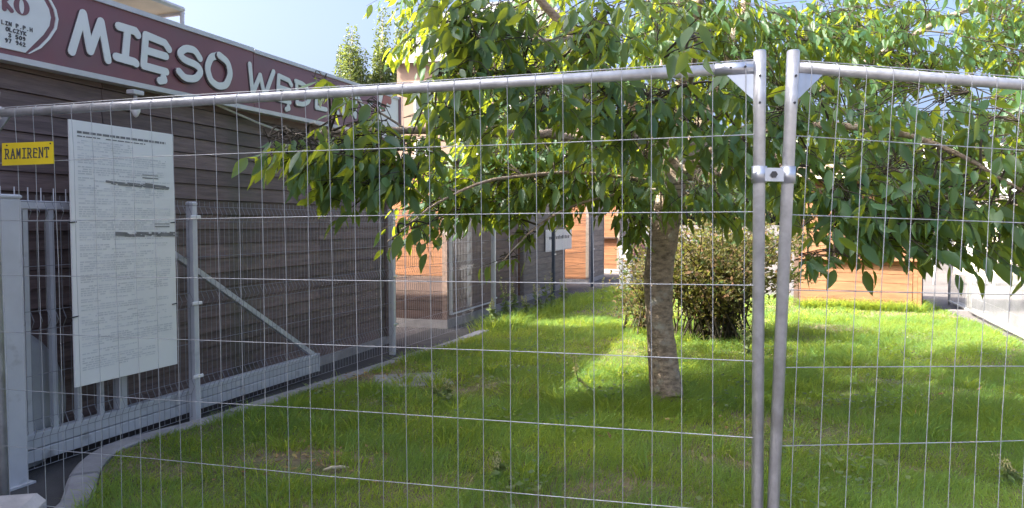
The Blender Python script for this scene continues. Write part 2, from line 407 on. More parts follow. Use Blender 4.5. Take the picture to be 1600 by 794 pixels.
sbox(MB(), -8.2, XE, -.014, .075, BOT-.012, BOT+.022).build('lower_trim', M['trim'], sign)
sbox(MB(), -8.2, -2.592, -.014, .075, TOP-.022, TOP+.012).build('upper_trim', M['trim'], sign)
sbox(MB(), -2.584, XE, -.014, .075, TOP-.028, TOP+.004).build('upper_trim', M['trim'], sign)
sbox(MB(), XE-.03, XE+.02, -.016, .077, BOT-.014, TOP+.006).build('end_trim', M['maroon'], sign)
# stroke letters
GL = {'M':[[(0,0),(.33,1),(.5,.12),(.82,.93),(1,.0)]],
 'I':[[(.2,.95),(.85,.95)],[(.85,.95),(.95,.86)],[(.55,.95),(.42,.05)],[(.08,.07),(.78,.05)],[(.78,.05),(.85,.02)]],
 'E':[[(.95,.78),(.80,.92),(.12,.97),(.02,.05),(.85,.03)],[(.08,.52),(.85,.50)]],
 'Ę':[[(.98,.74),(.82,.90),(.12,.97),(.02,.05),(.85,.03)],[(.08,.52),(.85,.50)],[(.74,-.155),(.77,-.235),(.60,-.285)]],
 'S':[[(.92,.74),(.72,.95),(.38,.93),(.14,.72),(.28,.56),(.78,.50),(.92,.32),(.70,.06),(.30,.0),(.08,.16)]],
 'O':[[(.5,1),(.2,.88),(.03,.5),(.16,.12),(.46,0),(.80,.10),(.98,.5),(.86,.86),(.5,1)]],
 'W':[[(0,1),(.10,.02),(.42,.72),(.60,.02),(1,.98)]],
 'D':[[(.08,.97),(.10,.03)],[(.02,.97),(.55,.93),(.95,.60),(.85,.25),(.50,.05),(.04,.03)]],
 'L':[[(.12,1),(.08,.04),(.9,.05)]],
 'N':[[(.02,0),(.08,1),(.9,.04),(.95,1)]],
 'Y':[[(0,1),(.46,.52),(.96,1)],[(.46,.52),(.40,0)]],
 'P':[[(.05,0),(.05,1),(.7,.95),(.85,.72),(.65,.5),(.08,.48)]],'H':[[(.05,0),(.05,1)],[(.9,0),(.9,1)],[(.05,.5),(.9,.5)]],
 'C':[[(.9,.85),(.5,1),(.08,.6),(.15,.15),(.55,0),(.9,.15)]],'Z':[[(.05,1),(.95,1),(.05,0),(.95,0)]],
 'K':[[(.05,0),(.05,1)],[(.9,1),(.08,.48),(.95,0)]],'A':[[(0,0),(.48,1),(1,0)],[(.2,.35),(.8,.35)]],
 'R':[[(.05,0),(.05,1),(.7,.95),(.85,.72),(.65,.5),(.08,.48)],[(.4,.48),(.95,0)]],'T':[[(0,1),(1,1)],[(.5,1),(.5,0)]],
 '0':[[(.5,1),(.1,.75),(.1,.25),(.5,0),(.9,.25),(.9,.75),(.5,1)]],'3':[[(.1,.9),(.6,1),(.85,.75),(.4,.52),(.9,.28),(.6,0),(.1,.1)]],
 '5':[[(.85,1),(.2,1),(.12,.55),(.7,.6),(.9,.3),(.6,0),(.1,.08)]],'9':[[(.85,.6),(.4,.48),(.12,.75),(.5,1),(.85,.75),(.8,.3),(.45,0)]],
 '7':[[(.05,1),(.95,1),(.4,0)]],'4':[[(.7,0),(.7,1),(.05,.3),(.95,.3)]],'2':[[(.1,.8),(.5,1),(.88,.75),(.1,0),(.92,0)]],
 '.':[[(.4,.02),(.5,.02)]]}
def capsule(mb, p, q, r, y0, y1, n=6):
    p = Vector(p); q = Vector(q); d = q-p; a = math.atan2(d.y, d.x)
    poly = [(q.x+r*math.cos(a-math.pi/2+math.pi*i/n), q.y+r*math.sin(a-math.pi/2+math.pi*i/n)) for i in range(n+1)]
    poly += [(p.x+r*math.cos(a+math.pi/2+math.pi*i/n), p.y+r*math.sin(a+math.pi/2+math.pi*i/n)) for i in range(n+1)]
    mb.prism(poly, y0, y1)
def round_poly(pl, it):
    for _ in range(it):
        pl = [pl[0]] + [q for a, b in zip(pl[:-1], pl[1:]) for q in ((a[0]*.8+b[0]*.2, a[1]*.8+b[1]*.2), (a[0]*.2+b[0]*.8, a[1]*.2+b[1]*.8))] + [pl[-1]]
    return pl
def letter(mb, ch, x, z, w, h, r, y, thick, dx=0, dz=0, slope=SL, soft=0):
    e = 0
    for pl in GL[ch]:
        pl = [(x+dx+u*w, z+dz+v*h+slope*(u*w)) for u, v in (round_poly(pl, soft) if soft and len(pl) > 3 and ch in 'SOD0395' else pl)]
        for a, b in zip(pl[:-1], pl[1:]):
            e += 1; capsule(mb, a, b, r, y-e*.0004, y+thick)
    return mb
big = [('M',-4.365,-4.095,2.502,.255,.0265),('I',-4.045,-3.83,2.520,.235,.0275),('Ę',-3.80,-3.55,2.510,.235,.0265),('S',-3.50,-3.215,2.500,.245,.0265),
       ('O',-3.175,-2.895,2.500,.245,.0275),('W',-2.645,-2.32,2.52,.245,.0215),('Ę',-2.27,-2.05,2.52,.225,.0215),('D',-1.99,-1.74,2.525,.215,.0215),
       ('L',-1.665,-1.45,2.53,.215,.0215),('I',-1.40,-1.22,2.53,.215,.021),('N',-1.15,-.87,2.53,.215,.0215),('Y',-.82,-.52,2.53,.215,.0215)]
for ch, x0, x1, z0, h, r in big:
    zz = z0+SL*(x0+4.8)-2.38-.045*(0 if x0 < -2.8 else .3)
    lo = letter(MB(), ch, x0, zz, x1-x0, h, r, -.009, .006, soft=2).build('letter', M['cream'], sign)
    letter(MB(), ch, x0, zz, x1-x0, h, r+.004, -.002, .003, dx=-.010, dz=-.009, soft=2).build('letter_outline', M['sign_outline'], lo)
# round logo
half = [(-4.64,2.872),(-4.585,2.835),(-4.536,2.775),(-4.502,2.725),(-4.490,2.675),(-4.502,2.62),(-4.545,2.555),(-4.60,2.495),(-4.669,2.430)]
c0 = -4.86
full = half + [(2*c0-x, z) for x, z in half[::-1]]
full = [(x, z+SL*(x+4.8)-2.38) for x, z in full][::-1]
def scl(poly, s, cz=.28): return [((x-c0)*s+c0, (z-cz)*s+cz if z > .07 else z) for x, z in poly]
lg = MB().prism(scl(full,.955), -.010, -.001).build('logo_panel', M['cream'], sign)
mb = MB(); o1, i1 = scl(full,1.10), scl(full,1.055); n_ = len(o1)
for i in range(n_-1):
    q = [o1[i], o1[i+1], i1[i+1], i1[i]]
    if min(z for _, z in q) > .028: mb.prism(q, -.008, -.0005)
mb.build('logo_ring', M['cream'], sign)
mb = MB()      # two big serif letters of the logo, cut by the frame
for i in range(24):
    a0, a1 = 2*math.pi*i/24, 2*math.pi*(i+1)/24
    def pt(a, rx, rz): return (-4.695+rx*math.cos(a), .312+rz*math.sin(a))
    mb.prism([pt(a0,.048,.05), pt(a1,.048,.05), pt(a1,.017,.042), pt(a0,.017,.042)], -.014, -.0105)
capsule(mb, (-4.80,.27), (-4.80,.355), .013, -.014, -.0105); capsule(mb, (-4.80,.31), (-4.757,.27), .012, -.0144, -.0105); capsule(mb, (-4.80,.31), (-4.762,.35), .008, -.0148, -.0105)
mb.build('logo_letters', M['maroon'], lg)
mb = MB()
for txt, xr, z in (('LIN P.P.H',-4.625,.182),('OLCZYK',-4.665,.150),('3 509',-4.672,.118),('97 942',-4.672,.086)):
    cw = .0215; x = xr-cw*len(txt)
    for ch in txt:
        if ch != ' ': letter(mb, ch, x, z, cw*.68, .021, .0024, -.0125, .0015)
        x += cw
mb.build('logo_lines', M['ink'], lg)
# right-hand white board: red blob and name plate
mb = MB(); capsule(mb, (-.26,.40), (-.20,.52), .05, -.006, -.001, 8); capsule(mb, (-.20,.52), (-.10,.50), .045, -.0064, -.001, 8); mb.build('red_emblem', M['red_panel'], sign)
sbox(MB(), -.20, XE-.05, -.012, -.002, BOT+.05, BOT+.17).build('name_plate', M['white_sheet'], sign)
mb = MB(); x = -.18
for ch in 'KRASSKI':
    letter(mb, ch, x, Zs(x,BOT)-2.38+.085, .028, .05, .006, -.015, .002); x += .044
mb.build('plate_letters', M['ink'], sign)

# thin pale strut running down below the sign
mb = MB(); a = onplane(330,160,P_WALL,A,-.07); b = onplane(462,214,P_WALL,A,-.03)
p0 = Vector((a[0],-.07,a[1])); p1 = Vector((b[0],-.03,b[1])); rt = empty('cable_strut', tuple(P_WALL + dW*p0.x + nW*.07 + Vector((0,0,p0.z))), A)
tag(rt, 'thin pale strut slanting down the dark wall under the maroon sign', 'strut')
MB().tube([(0,0,0), tuple((p1-p0)*.5+Vector((0,0,-.012))), tuple(p1-p0)], .009, 6).build('bar', M['trim'], rt)
MB().box(-.03,.03,-.012,.04,-.02,.02,.003).build('bracket', M['trim'], rt)
MB().tube([tuple(p1-p0), tuple(p1-p0+Vector((.0,.03,0)))], .018, 8).build('wall_plate', M['galv'], rt)
# small lamp under the sign
a = onplane(217,148,P_WALL,A,-.20); lm = empty('wall_lamp', tuple(P_WALL + dW*a[0] + nW*.20 + Vector((0,0,a[1]))), A)
tag(lm, 'small white pointed lamp hanging under the maroon sign above the white notice board', 'lamp')
MB().box(-.045,.045,.0,.06,.0,.03,.004).build('bracket', M['trim'], lm)
MB().tube([(0,.03,.0),(0,.03,-.05),(0,.03,-.06)], [.012,.012,.02], 10).build('stem', M['trim'], lm, True)
MB().tube([(0,.03,-.05),(0,.03,-.08),(0,.03,-.11),(0,.03,-.14),(0,.03,-.152)], [.02,.032,.030,.016,.003], 12).build('bulb', M['white_paint'], lm, True)
# frame and canopy standing on the roof
cp = at(286,20,5.65); rc = empty('roof_canopy', (cp.x, cp.y, 2.62), A)
tag(rc, 'yellowed flat canopy on a thin post above the roof of the dark stall', 'canopy')
hz = cp.z-2.62
mb = MB(); mb.add([(0,0,hz),(-3,0,hz+.03),(-3,1.1,hz+.03),(0,1.1,hz-.02),(0,0,hz+.02),(-3,0,hz+.05),(-3,1.1,hz+.05),(0,1.1,hz)],
       [(0,1,2,3),(7,6,5,4),(1,0,4,5),(0,3,7,4),(3,2,6,7),(2,1,5,6)]); mb.build('roof_sheet', M['canopy'], rc)
MB().tube([(.0,.0,hz+.02),(-3,0,hz+.05)], .022, 6).build('edge_rail', M['trim'], rc)
MB().tube([(.0,.0,hz+.0),(0,1.1,hz-.02)], .02, 6).build('edge_rail', M['trim'], rc)
for x, y in ((-.01,.0),(-2.95,0),(-.01,1.08),(-2.95,1.08)): MB().tube([(x,y,0),(x,y,hz)], .016, 8).build('post', M['trim'], rc)
hp = [(-.72+.30*math.cos(t)*1.0,.35,.04+.52*math.sin(t)) for t in np.linspace(0.1,math.pi-.1,14)]
MB().box(-9, -.06, .026, .056, 2.544, 2.598).build('parapet', M['siding_body'], stall)
hose = empty('rubber_hose', tuple(P_WALL+dW*((cp-P_WALL).dot(dW)-.72)+Vector((0,0,2.68))-nW*.35), A); 
tag(hose, 'thick black hose bent in an arch under the rooftop canopy', 'hose')
MB().tube([((x+.72)*.9,0,z*.62) for x,y,z in hp], .022, 8).build('hose_tube', M['hose'], hose, True)

# ---------------------------------------------------------------- welded mesh fence with posts, sliding gate, board
FA = math.atan2(1,.36); PF = gnd(305,660); dF = Vector((math.cos(FA), math.sin(FA), 0)); nF = Vector((dF.y,-dF.x,0))
def fpt(x, y=0, z=0): return tuple(PF + dF*x - nF*y + Vector((0,0,z)))
post_s = [-1.36, .0, 2.92, 5.98, 9.1, 12.2]
plabels = {0:None, 1:'pale grey fence post beside the white notice board', 2:'grey fence post in front of the far corner of the dark stall',
           3:'grey fence post with white upper half by the weathered booth', 4:'dark graphite fence post in front of the white notice on the booth',
           5:'dark graphite fence post farthest along, by the tall orange booth'}
wf = empty('welded_mesh_fence', fpt(0), FA); tag(wf, 'long welded wire mesh fence running from the gate past the booths', 'fence')
for i in range(1, 6):
    s = post_s[i]
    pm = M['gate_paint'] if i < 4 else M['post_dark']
    rp = MB().box(-.022,.022,-.03,.03,-.05,1.57,.003).build('post', pm, wf, loc=(s,0,0))
    if i > 3: rp['label'] = plabels[i]
    MB().box(-.024,.024,-.032,.032,1.57,1.60,.008).build('cap', pm, rp)
    for zc in (.34,.87,1.49): MB().box(-.045,.045,-.042,-.030,zc-.012,zc+.012,.003).build('clip', M['white_paint'] if i == 1 else M['galv'], rp)
folds = [.22,.84,1.46]
def mesh_panel(L, z_off=.06):
    mb = MB(); nv = int(L/.05)
    prof = [(0,.0)]
    for zf in folds: prof += [(zf-.055,0),(zf,-.028),(zf+.055,0)]
    prof += [(1.555,0)]
    for i in range(nv+1):
        x = i*L/nv; mb.tube([(x,y,z) for z,y in prof], .0019, 3, False)
    for z in [.0,.165,.275,.53,.785,.895,1.15,1.405,1.515]: mb.tube([(0,-.004,z),(L,-.004,z)], .0021, 3, False)
    return mb
pan_lab = ['first welded wire panel, in front of the sliding gate and behind the notice board','second welded wire panel, in front of the gate brace and dark wall',
           'third welded wire panel, crossing the path before the orange booth','fourth welded wire panel, along the weathered booth','fifth welded wire panel, by the tall orange booth']
for i in range(5):
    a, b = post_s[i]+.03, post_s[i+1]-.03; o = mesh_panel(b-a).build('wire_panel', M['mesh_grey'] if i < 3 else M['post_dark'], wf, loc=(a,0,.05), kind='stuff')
gp = empty('gate_post', fpt(-1.385,-.02), FA); tag(gp, 'thick pale grey square gate post at the left edge, in front of the gate', 'gate post')
MB().box(-.06,.06,-.06,.06,0,1.575,.006).build('upright', M['gate_paint'], gp)
MB().box(-.064,.064,-.064,.064,1.575,1.60,.008).build('cap', M['gate_paint'], gp)
MB().box(-.085,.085,-.085,.085,0,.015).build('base_plate', M['gate_paint'], gp)
MB().box(-.16,-.062,-.05,.05,.05,.42,.01).build('roller_bracket', M['gate_paint'], gp)
gate = empty('sliding_gate', fpt(-1.3,.10,.05), FA); tag(gate, 'pale grey steel sliding gate with upright bars and long slanting brace', 'gate')
X = lambda s: s+1.3
MB().box(X(-3.0),X(1.63),-.03,.03,.088,.175,.004).build('upper_beam', M['gate_paint'], gate)
MB().box(X(-3.0),X(1.63),-.036,.03,.012,.083,.004).build('lower_beam', M['gate_paint'], gate)
MB().box(X(1.63)+.001,X(1.63)+.012,-.04,.034,.008,.18,.002).build('end_cap', M['gate_paint'], gate)
MB().box(X(-3.0),X(-.52),-.025,.025,1.475,1.525,.004).build('top_rail', M['gate_paint'], gate)
for s in (-2.78,-2.62,-2.46,-2.30,-2.14,-1.98,-1.82,-1.66,-1.50,-1.34,-1.18,-1.02,-.86,-.70): MB().box(X(s)-.015,X(s)+.015,-.015,.015,.175,1.475).build('bar', M['gate_paint'], gate)
MB().box(X(-.52)-.06,X(-.52)+.0,-.028,.028,.176,1.474,.003).build('end_post', M['gate_paint'], gate)
for s in np.arange(-2.75,-.52,.08): MB().tube([(X(s),0,1.52),(X(s),0,1.60)], .004, 4).build('spike', M['gate_paint'], gate)
mb = MB(); p, q = Vector((X(-.55),0,1.46)), Vector((X(1.60),0,.165)); t = (q-p).normalized(); u = Vector((-t.z,0,t.x))*.02; w = Vector((0,.02,0))
vs = [p-u-w,p+u-w,p+u+w,p-u+w,q-u-w,q+u-w,q+u+w,q-u+w]
mb.add(vs,[(0,1,2,3),(7,6,5,4),(0,4,5,1),(1,5,6,2),(2,6,7,3),(3,7,4,0)]); mb.build('brace', M['gate_paint'], gate)
# white notice board
bd = empty('notice_board', fpt(-1.0,-.045,.468), FA); tag(bd, 'tall white notice board full of small grey print hung on the wire fence', 'notice board')
W_, H_ = .79, 1.585
MB().box(0,W_,-.006,.004,0,H_,.0015).build('sheet', M['white_sheet'], bd)
mb = MB(); y = -.0075
def words(z, x0, x1, h, dens=.85, gap=.006):
    x = x0
    while x < x1:
        w = random.uniform(.012,.05); 
        if random.random() < dens: mb.add([(x,y,z),(min(x+w,x1),y,z),(min(x+w,x1),y,z+h),(x,y,z+h)], [(0,1,2,3)])
        x += w+gap
z = H_-.12
while z > .06:
    blk = random.randint(2,6); right = random.choice([.72,.74,.6,.75,.45,.7])
    for r_ in range(blk):
        words(z, .05, right-(random.uniform(0,.25) if r_ == blk-1 else 0), .0075); z -= .0135
        if z < .06: break
    z -= random.uniform(.006,.022)
mb.build('text_lines', M['print'], bd, kind='stuff')
mb = MB(); words(H_-.075, .05, .72, .014, .97); words(H_-.095,.05,.55,.007,.9); 
mb.build('heading', M['grey_ink'], bd, kind='stuff')
mb = MB()
for zc, xa, xb in ((1.225,.24,.68),(.905,.30,.77)):
    for r_ in range(5):
        x = xa
        while x < xb:
            w = random.uniform(.03,.10); zz = zc+random.uniform(-.012,.012)-(x-xa)*.02; h = random.uniform(.004,.014)
            mb.add([(x,-.0085-r_*.0003,zz),(x+w,-.0085-r_*.0003,zz-.004),(x+w,-.0085-r_*.0003,zz+h-.004),(x,-.0085-r_*.0003,zz+h)],[(0,1,2,3)]); x += w*random.uniform(.7,1.5)
    mb.add([(xb-.16,-.0085,zc+.045),(xb-.03,-.0085,zc+.045),(xb-.03,-.0085,zc+.052),(xb-.16,-.0085,zc+.052)],[(0,1,2,3)])
    mb.add([(xb-.16,-.0085,zc+.065),(xb-.03,-.0085,zc+.065),(xb-.03,-.0085,zc+.069),(xb-.16,-.0085,zc+.069)],[(0,1,2,3)])
mb.build('scribbles', M['grey_ink'], bd, kind='stuff')
for x, z in ((.01,.42),(.01,.98),(.78,.42),(.78,.98)): MB().tube([(x-.03,-.008,z),(x+.02,-.010,z+.004)], .004, 5).build('cable_tie', M['hose'], bd)
# grey round lid leaning behind the gate
dp = empty('round_lid', fpt(-1.36,.20,-.16), FA); tag(dp, 'pale grey round lid leaning on the dark wall behind the gate bars', 'lid')
mb = MB(); rings = [(0,.03),(.25,.028),(.40,.02),(.45,.0),(.45,-.02)]; n = 40; vs = []
Rl = .50
for r_, yy in rings:
    for j in range(n): t = 2*math.pi*j/n; vs.append((r_/.45*Rl*math.cos(t), -yy*1.6, Rl+.02+r_/.45*Rl*math.sin(t)))
fs = [(k_*n+j, k_*n+(j+1)%n, (k_+1)*n+(j+1)%n, (k_+1)*n+j) for k_ in range(len(rings)-1) for j in range(n)]
mb.add(vs, fs); mb.build('lid_dish', M['dish'], dp, True)
mb = MB(); mb.tube([(Rl*1.005*math.cos(t), .03, Rl+.02+Rl*1.005*math.sin(t)) for t in np.linspace(0,2*math.pi,41)], .016, 6, False); mb.build('rim', M['dish'], dp, True)
br = empty('brown_board', fpt(-1.33,.165,.0), FA); tag(br, 'small brown board corner beside the gate post in front of the round lid', 'board')
MB().prism([(-.08,.03),(.035,.28),(.02,.36),(-.02,.5),(-.08,.6)][::1], 0, .02).build('board_piece', M['brown'], br)

# ---------------------------------------------------------------- temporary mesh fence in front of the camera
def temp_panel(name, tl, tr, top_rows, label, left_post, right_post, nv, posts_down, group):
    """tl, tr: world points of the top rail's centre line; wires hang from it"""
    rt = empty(name, (tr.x if right_post else tl.x, tr.y if right_post else tl.y, 0)); sub = tuple(rt.location)
    tag(rt, label, 'fence panel', group)
    d = (tr-tl); L = d.length; dn = d.normalized(); dh = Vector((d.x,d.y,0)).normalized(); nrm = Vector((dh.y,-dh.x,0)); dwn = nrm.cross(dn) if nrm.cross(dn).z < 0 else -nrm.cross(dn)
    def P(u, v, o=0): return tl + dn*u + dwn*v + nrm*o
    MB().tube([P(.02,0),P(L*.3,0,.002),P(L*.7,0,-.002),P(L-.02,0)], .0205, 14).build('top_rail', M['galv'], rt, True, sub=sub)
    HT = top_rows[-1]+.06
    MB().tube([P(.02,HT),P(L-.02,HT)], .0205, 10).build('bottom_rail', M['galv'], rt, True, sub=sub)
    for u in ((0,) if left_post else ())+((L,) if right_post else ()):
        pb = P(u, HT+.06); pt = P(u,-.055)
        po = MB().tube([pt, P(u,.16), P(u,.163), pb], [.0225,.0225,.0215,.0215], 18).build('post', M['galv'], rt, True, sub=sub)
        MB().tube([pt+Vector((0,0,.001)), pt+Vector((0,0,.004))], .0205, 16).build('post_cap', M['galv_plate'], po, sub=sub)
        for v in (.035,.13):
            MB().tube([P(u,v,.020), P(u,v,.026)], .0045, 8).build('bolt', M['bolt'], po, sub=sub)
        s = 1 if u == 0 else -1
        pl = MB(); a, b, c = P(u+s*.012,.012), P(u+s*.125,.012), P(u+s*.012,.125)
        pl.add([a+nrm*.004,b+nrm*.004,c+nrm*.004,a-nrm*.004,b-nrm*.004,c-nrm*.004],[(0,1,2),(5,4,3),(0,3,4,1),(1,4,5,2),(2,5,3,0)])
        pl.build('gusset_plate', M['galv_plate'], rt, sub=sub)
        if s < 0:
            sl = MB().tube([P(u-.155,0),P(u-.02,0)], .0235, 14).build('rail_sleeve', M['galv_plate'], rt, True, sub=sub)
            for q in (.10,.05): MB().tube([P(u-q,0,.022),P(u-q,0,.027)], .0045, 8).build('bolt', M['bolt'], sl, sub=sub)
    for v in top_rows:
        w0 = random.uniform(-.004,.004); w1 = random.uniform(-.004,.004)
        MB().tube([P(.0,v,.012),P(L*.25,v+w0,.012),P(L*.5,v+w1,.013),P(L*.75,v-w0,.012),P(L,v,.012)], .0018, 5, False).build('wire', M['galv_wire'], rt, sub=sub)
    for i in range(nv):
        u = (i+.55)*L/nv; j = [random.uniform(-.004,.004) for _ in range(4)]
        MB().tube([P(u,-.024,.004),P(u+j[0]*.4,-.012,.021),P(u+j[0]*.6,.02,.023),P(u+j[0],.25,.016),P(u+j[1],.75,.0165),P(u+j[2],1.3,.016),P(u+j[3]*.5,HT,.022)], .0014, 5, False).build('wire', M['galv_wire'], rt, sub=sub)
    # top selvedge wire that lies just above the rail
    MB().tube([P(0,-.026,.0),P(L*.3,-.030,.0),P(L*.6,-.025,0),P(L,-.028,0)], .0018, 5, False).build('wire', M['galv_wire'], rt, sub=sub)
    return rt, P, L, nrm, dn
rows = [.245,.527,.797,1.078,1.364,1.65,1.93]
TR = at(1187,105,2.67); TL = at(-14,178,3.60)
fp1, P1, L1, n1, d1 = temp_panel('mesh_fence_panel', TL, TR, [r*.985 for r in rows], 'left galvanised mesh fence panel spanning from the yellow sign to the middle posts', True, True, 32, True, 'temporary mesh fence panels')
TL2 = at(1238.5,105,2.655); TRa = at(1600,133,2.83); d2_ = (TRa-TL2).normalized(); TR2 = TL2+d2_*3.5
fp2, P2, L2, n2, d2 = temp_panel('mesh_fence_panel', TL2, TR2, rows, 'right galvanised mesh fence panel sloping down past the boarded shed', True, True, 32, True, 'temporary mesh fence panels')
# clamp between the two middle posts
zc = .385
ca = P1(L1, zc); cb = P2(0, zc+.0)
cl = empty('fence_clamp', tuple((ca+cb)/2)); tag(cl, 'galvanised clamp with a dark bolt joining the two middle fence posts', 'clamp')
c0_ = (ca+cb)/2
for c_ in (ca, cb):
    MB().tube([c_+Vector((0,0,-.03)), c_+Vector((0,0,.03))], .027, 16).build('collar', M['galv_plate'], cl, True, sub=tuple(c0_))
ax = (cb-ca).normalized(); MB().add([c0_+ax*sx*.04+n1*sy+Vector((0,0,sz)) for sx in (-1,1) for sy in (-.008,.02) for sz in (-.024,.024)],
    [(0,1,3,2),(4,6,7,5),(0,4,5,1),(2,3,7,6),(0,2,6,4),(1,5,7,3)]).build('strap', M['galv_plate'], cl, sub=tuple(c0_))
MB().tube([c0_+n1*.02, c0_+n1*.034], .0125, 6).build('bolt_head', M['bolt'], cl, sub=tuple(c0_))
# concrete feet
for i, (p, an, lab) in enumerate(((P1(0,1.98), .22, 'pale concrete fence foot at the lower left corner under the yellow sign'), ((P1(L1,1.98)+P2(0,1.98))/2, .05, 'concrete fence foot under the two middle posts'))):
    ft = empty('concrete_block', (p.x- (.03 if i == 0 else 0), p.y-(.23 if i == 0 else .02), 0), an-.0)
    tag(ft, lab, 'fence foot', 'concrete feet of the fence')
    pr = [(-.30,0),(.30,0),(.30,.09),(.26,.128),(-.26,.128),(-.30,.09)]
    MB().prism(pr, -.12, .12).build('block', M['foot_concrete'], ft)
    for x in (-.12,.0,.12): MB().tube([(x,0,.128),(x,0,.131)], .026, 10).build('socket', M['concrete'], ft)
# yellow hire sign wired to the left panel
sg = empty('hire_sign', tuple(P1(.05,.25,.03)))
a, b = at(4,224,3.53), at(83,221,3.46); c, d_ = at(4,259,3.53), at(84,256,3.46)
sg.location = c; sub = tuple(c); tag(sg, 'small yellow name sign wired to the left mesh fence panel', 'sign')
nn = n1*.003
MB().add([c+nn,d_+nn,b+nn,a+nn,c-nn,d_-nn,b-nn,a-nn],[(0,1,2,3),(7,6,5,4),(1,0,4,5),(2,1,5,6),(3,2,6,7),(0,3,7,4)]).build('plate', M['yellow'], sg, sub=sub)
mb = MB(); ux = (d_-c); uz = (a-c); Lx = ux.length; Lz = uz.length; ux.normalize(); uz.normalize()
tx = MB(); x = .022; cw = (Lx-.036)/8
for ch in 'RAMIRENT':
    g = 'I' if ch == 'I' else ch
    loc_gl = [[(.5,1),(.5,0)],[(.1,1),(.9,1)],[(.1,0),(.9,0)]] if ch == 'I' else GL[ch]
    ww = cw*.66; hh = Lz*.42; e = 0
    strokes = list(loc_gl)
    if ch in 'RN': strokes += [[(-.12,0),(.22,0)],[(-.12,1),(.2,1)]]
    if ch == 'A': strokes += [[(-.15,0),(.18,0)],[(.82,0),(1.15,0)]]
    if ch == 'M': strokes = [[(.08,0),(.08,1),(.5,.3),(.92,1),(.92,0)]]
    if ch == 'T': strokes += [[(.25,0),(.75,0)],[(0,1),(0,.8)],[(1,1),(1,.8)]]
    for pl in strokes:
        for p, q in zip(pl[:-1], pl[1:]):
            e += 1; capsule(tx, (x+p[0]*ww, Lz*.30+p[1]*hh), (x+q[0]*ww, Lz*.30+q[1]*hh), .0030, .0036, .0042+e*.0002, 4)
    x += cw
mb.v = [c + ux*v[0] + uz*v[2] + n1*v[1] for v in tx.v]; mb.f = tx.f
mb.build('lettering', M['ink'], sg, sub=sub)
for u in (.03, Lx-.015): MB().tube([c+ux*u+uz*(Lz-.012)+n1*.003, c+ux*u+uz*(Lz-.012)+n1*.006], .004, 6).build('rivet', M['bolt'], sg, sub=sub)
# wire tie at the left end of the rail
tr_ = P1(.06,.0); tie = empty('wire_tie', tuple(tr_)); tag(tie, 'white wire tie with a loose end at the left end of the fence rail', 'tie')
MB().tube([Vector((.0,0,-.05))+n1*.03, Vector((.0,0,.0))+n1*.03, Vector((.008,0,.05))+n1*.02, Vector((.014,0,.10))+n1*.02], .004, 5).build('loose_end', M['white_paint'], tie)
MB().tube([Vector((.0,0,0))+d1*.002+Vector((0,0,.026*math.sin(t)))+n1*.026*math.cos(t) for t in np.linspace(0,2*math.pi,13)], .007, 5).build('loop', M['white_paint'], tie)

# ---------------------------------------------------------------- booths along the path
def boards(root, mat_, x0, x1, z0, z1, ex, face, off, thick=.018, vary=.003, name='plank', skip=None):
    """horizontal boards on a face: face 'side' runs along local x at y=off, facing -y; 'front' runs along local y at x=off, facing -x"""
    z = z0
    while z < z1-.02:
        t = min(z+ex-.005, z1); o_ = random.uniform(0, vary)
        if face == 'side':
            o = MB().box(0,x1-x0,-thick-o_,0,0,t-z,.003).build(name, mat_, root, loc=(x0,off,z))
        else:
            o = MB().box(0,x1-x0,0,thick+o_,0,t-z,.003).build(name, mat_, root, loc=(off,x0,z)); o.rotation_euler = (0,0,math.pi/2)
        z += ex
def booth(loc, ang, wid, dep, h, m_front, m_side, label, roof_over=.12, plinth=.12, low=None, ex=.13, cat='booth'):
    rt = empty('market_booth', loc, ang); tag(rt, label, cat, 'wooden market booths along the path')
    MB().box(.022,dep-.02,.022,wid-.02,.05,h).build('wall', M['dark_wood'], rt)
    MB().box(-.01,dep,-.012,wid,0,plinth).build('plinth', M['concrete'], rt)
    boards(rt, m_side, .05, dep-.05, plinth, h, ex, 'side', .02)
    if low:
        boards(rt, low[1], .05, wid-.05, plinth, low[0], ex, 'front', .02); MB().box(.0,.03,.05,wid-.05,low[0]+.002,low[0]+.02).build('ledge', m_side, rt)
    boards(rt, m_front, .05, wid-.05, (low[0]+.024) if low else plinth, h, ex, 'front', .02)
    for x, y in ((0,0),(dep-.06,0),(0,wid-.06)):
        MB().box(x-.012,x+.06,y-.012,y+.06,plinth,h+.0,.004).build('corner_post', m_side, rt)
    MB().box(-roof_over,dep+roof_over,-roof_over,wid+roof_over,h+.002,h+.07,.01).build('roof', M['felt'], rt)
    return rt
KA = gnd(698,514); 
bA = booth((KA.x,KA.y,0), A, 2.4, 3.25, 2.3, M['orange_wood'], M['old_wood'], 'weathered booth with sunlit orange front boards behind the dark stall', low=(.70, M['shade_wood']))  # lower front boards coloured dark in place of the shadow falling there
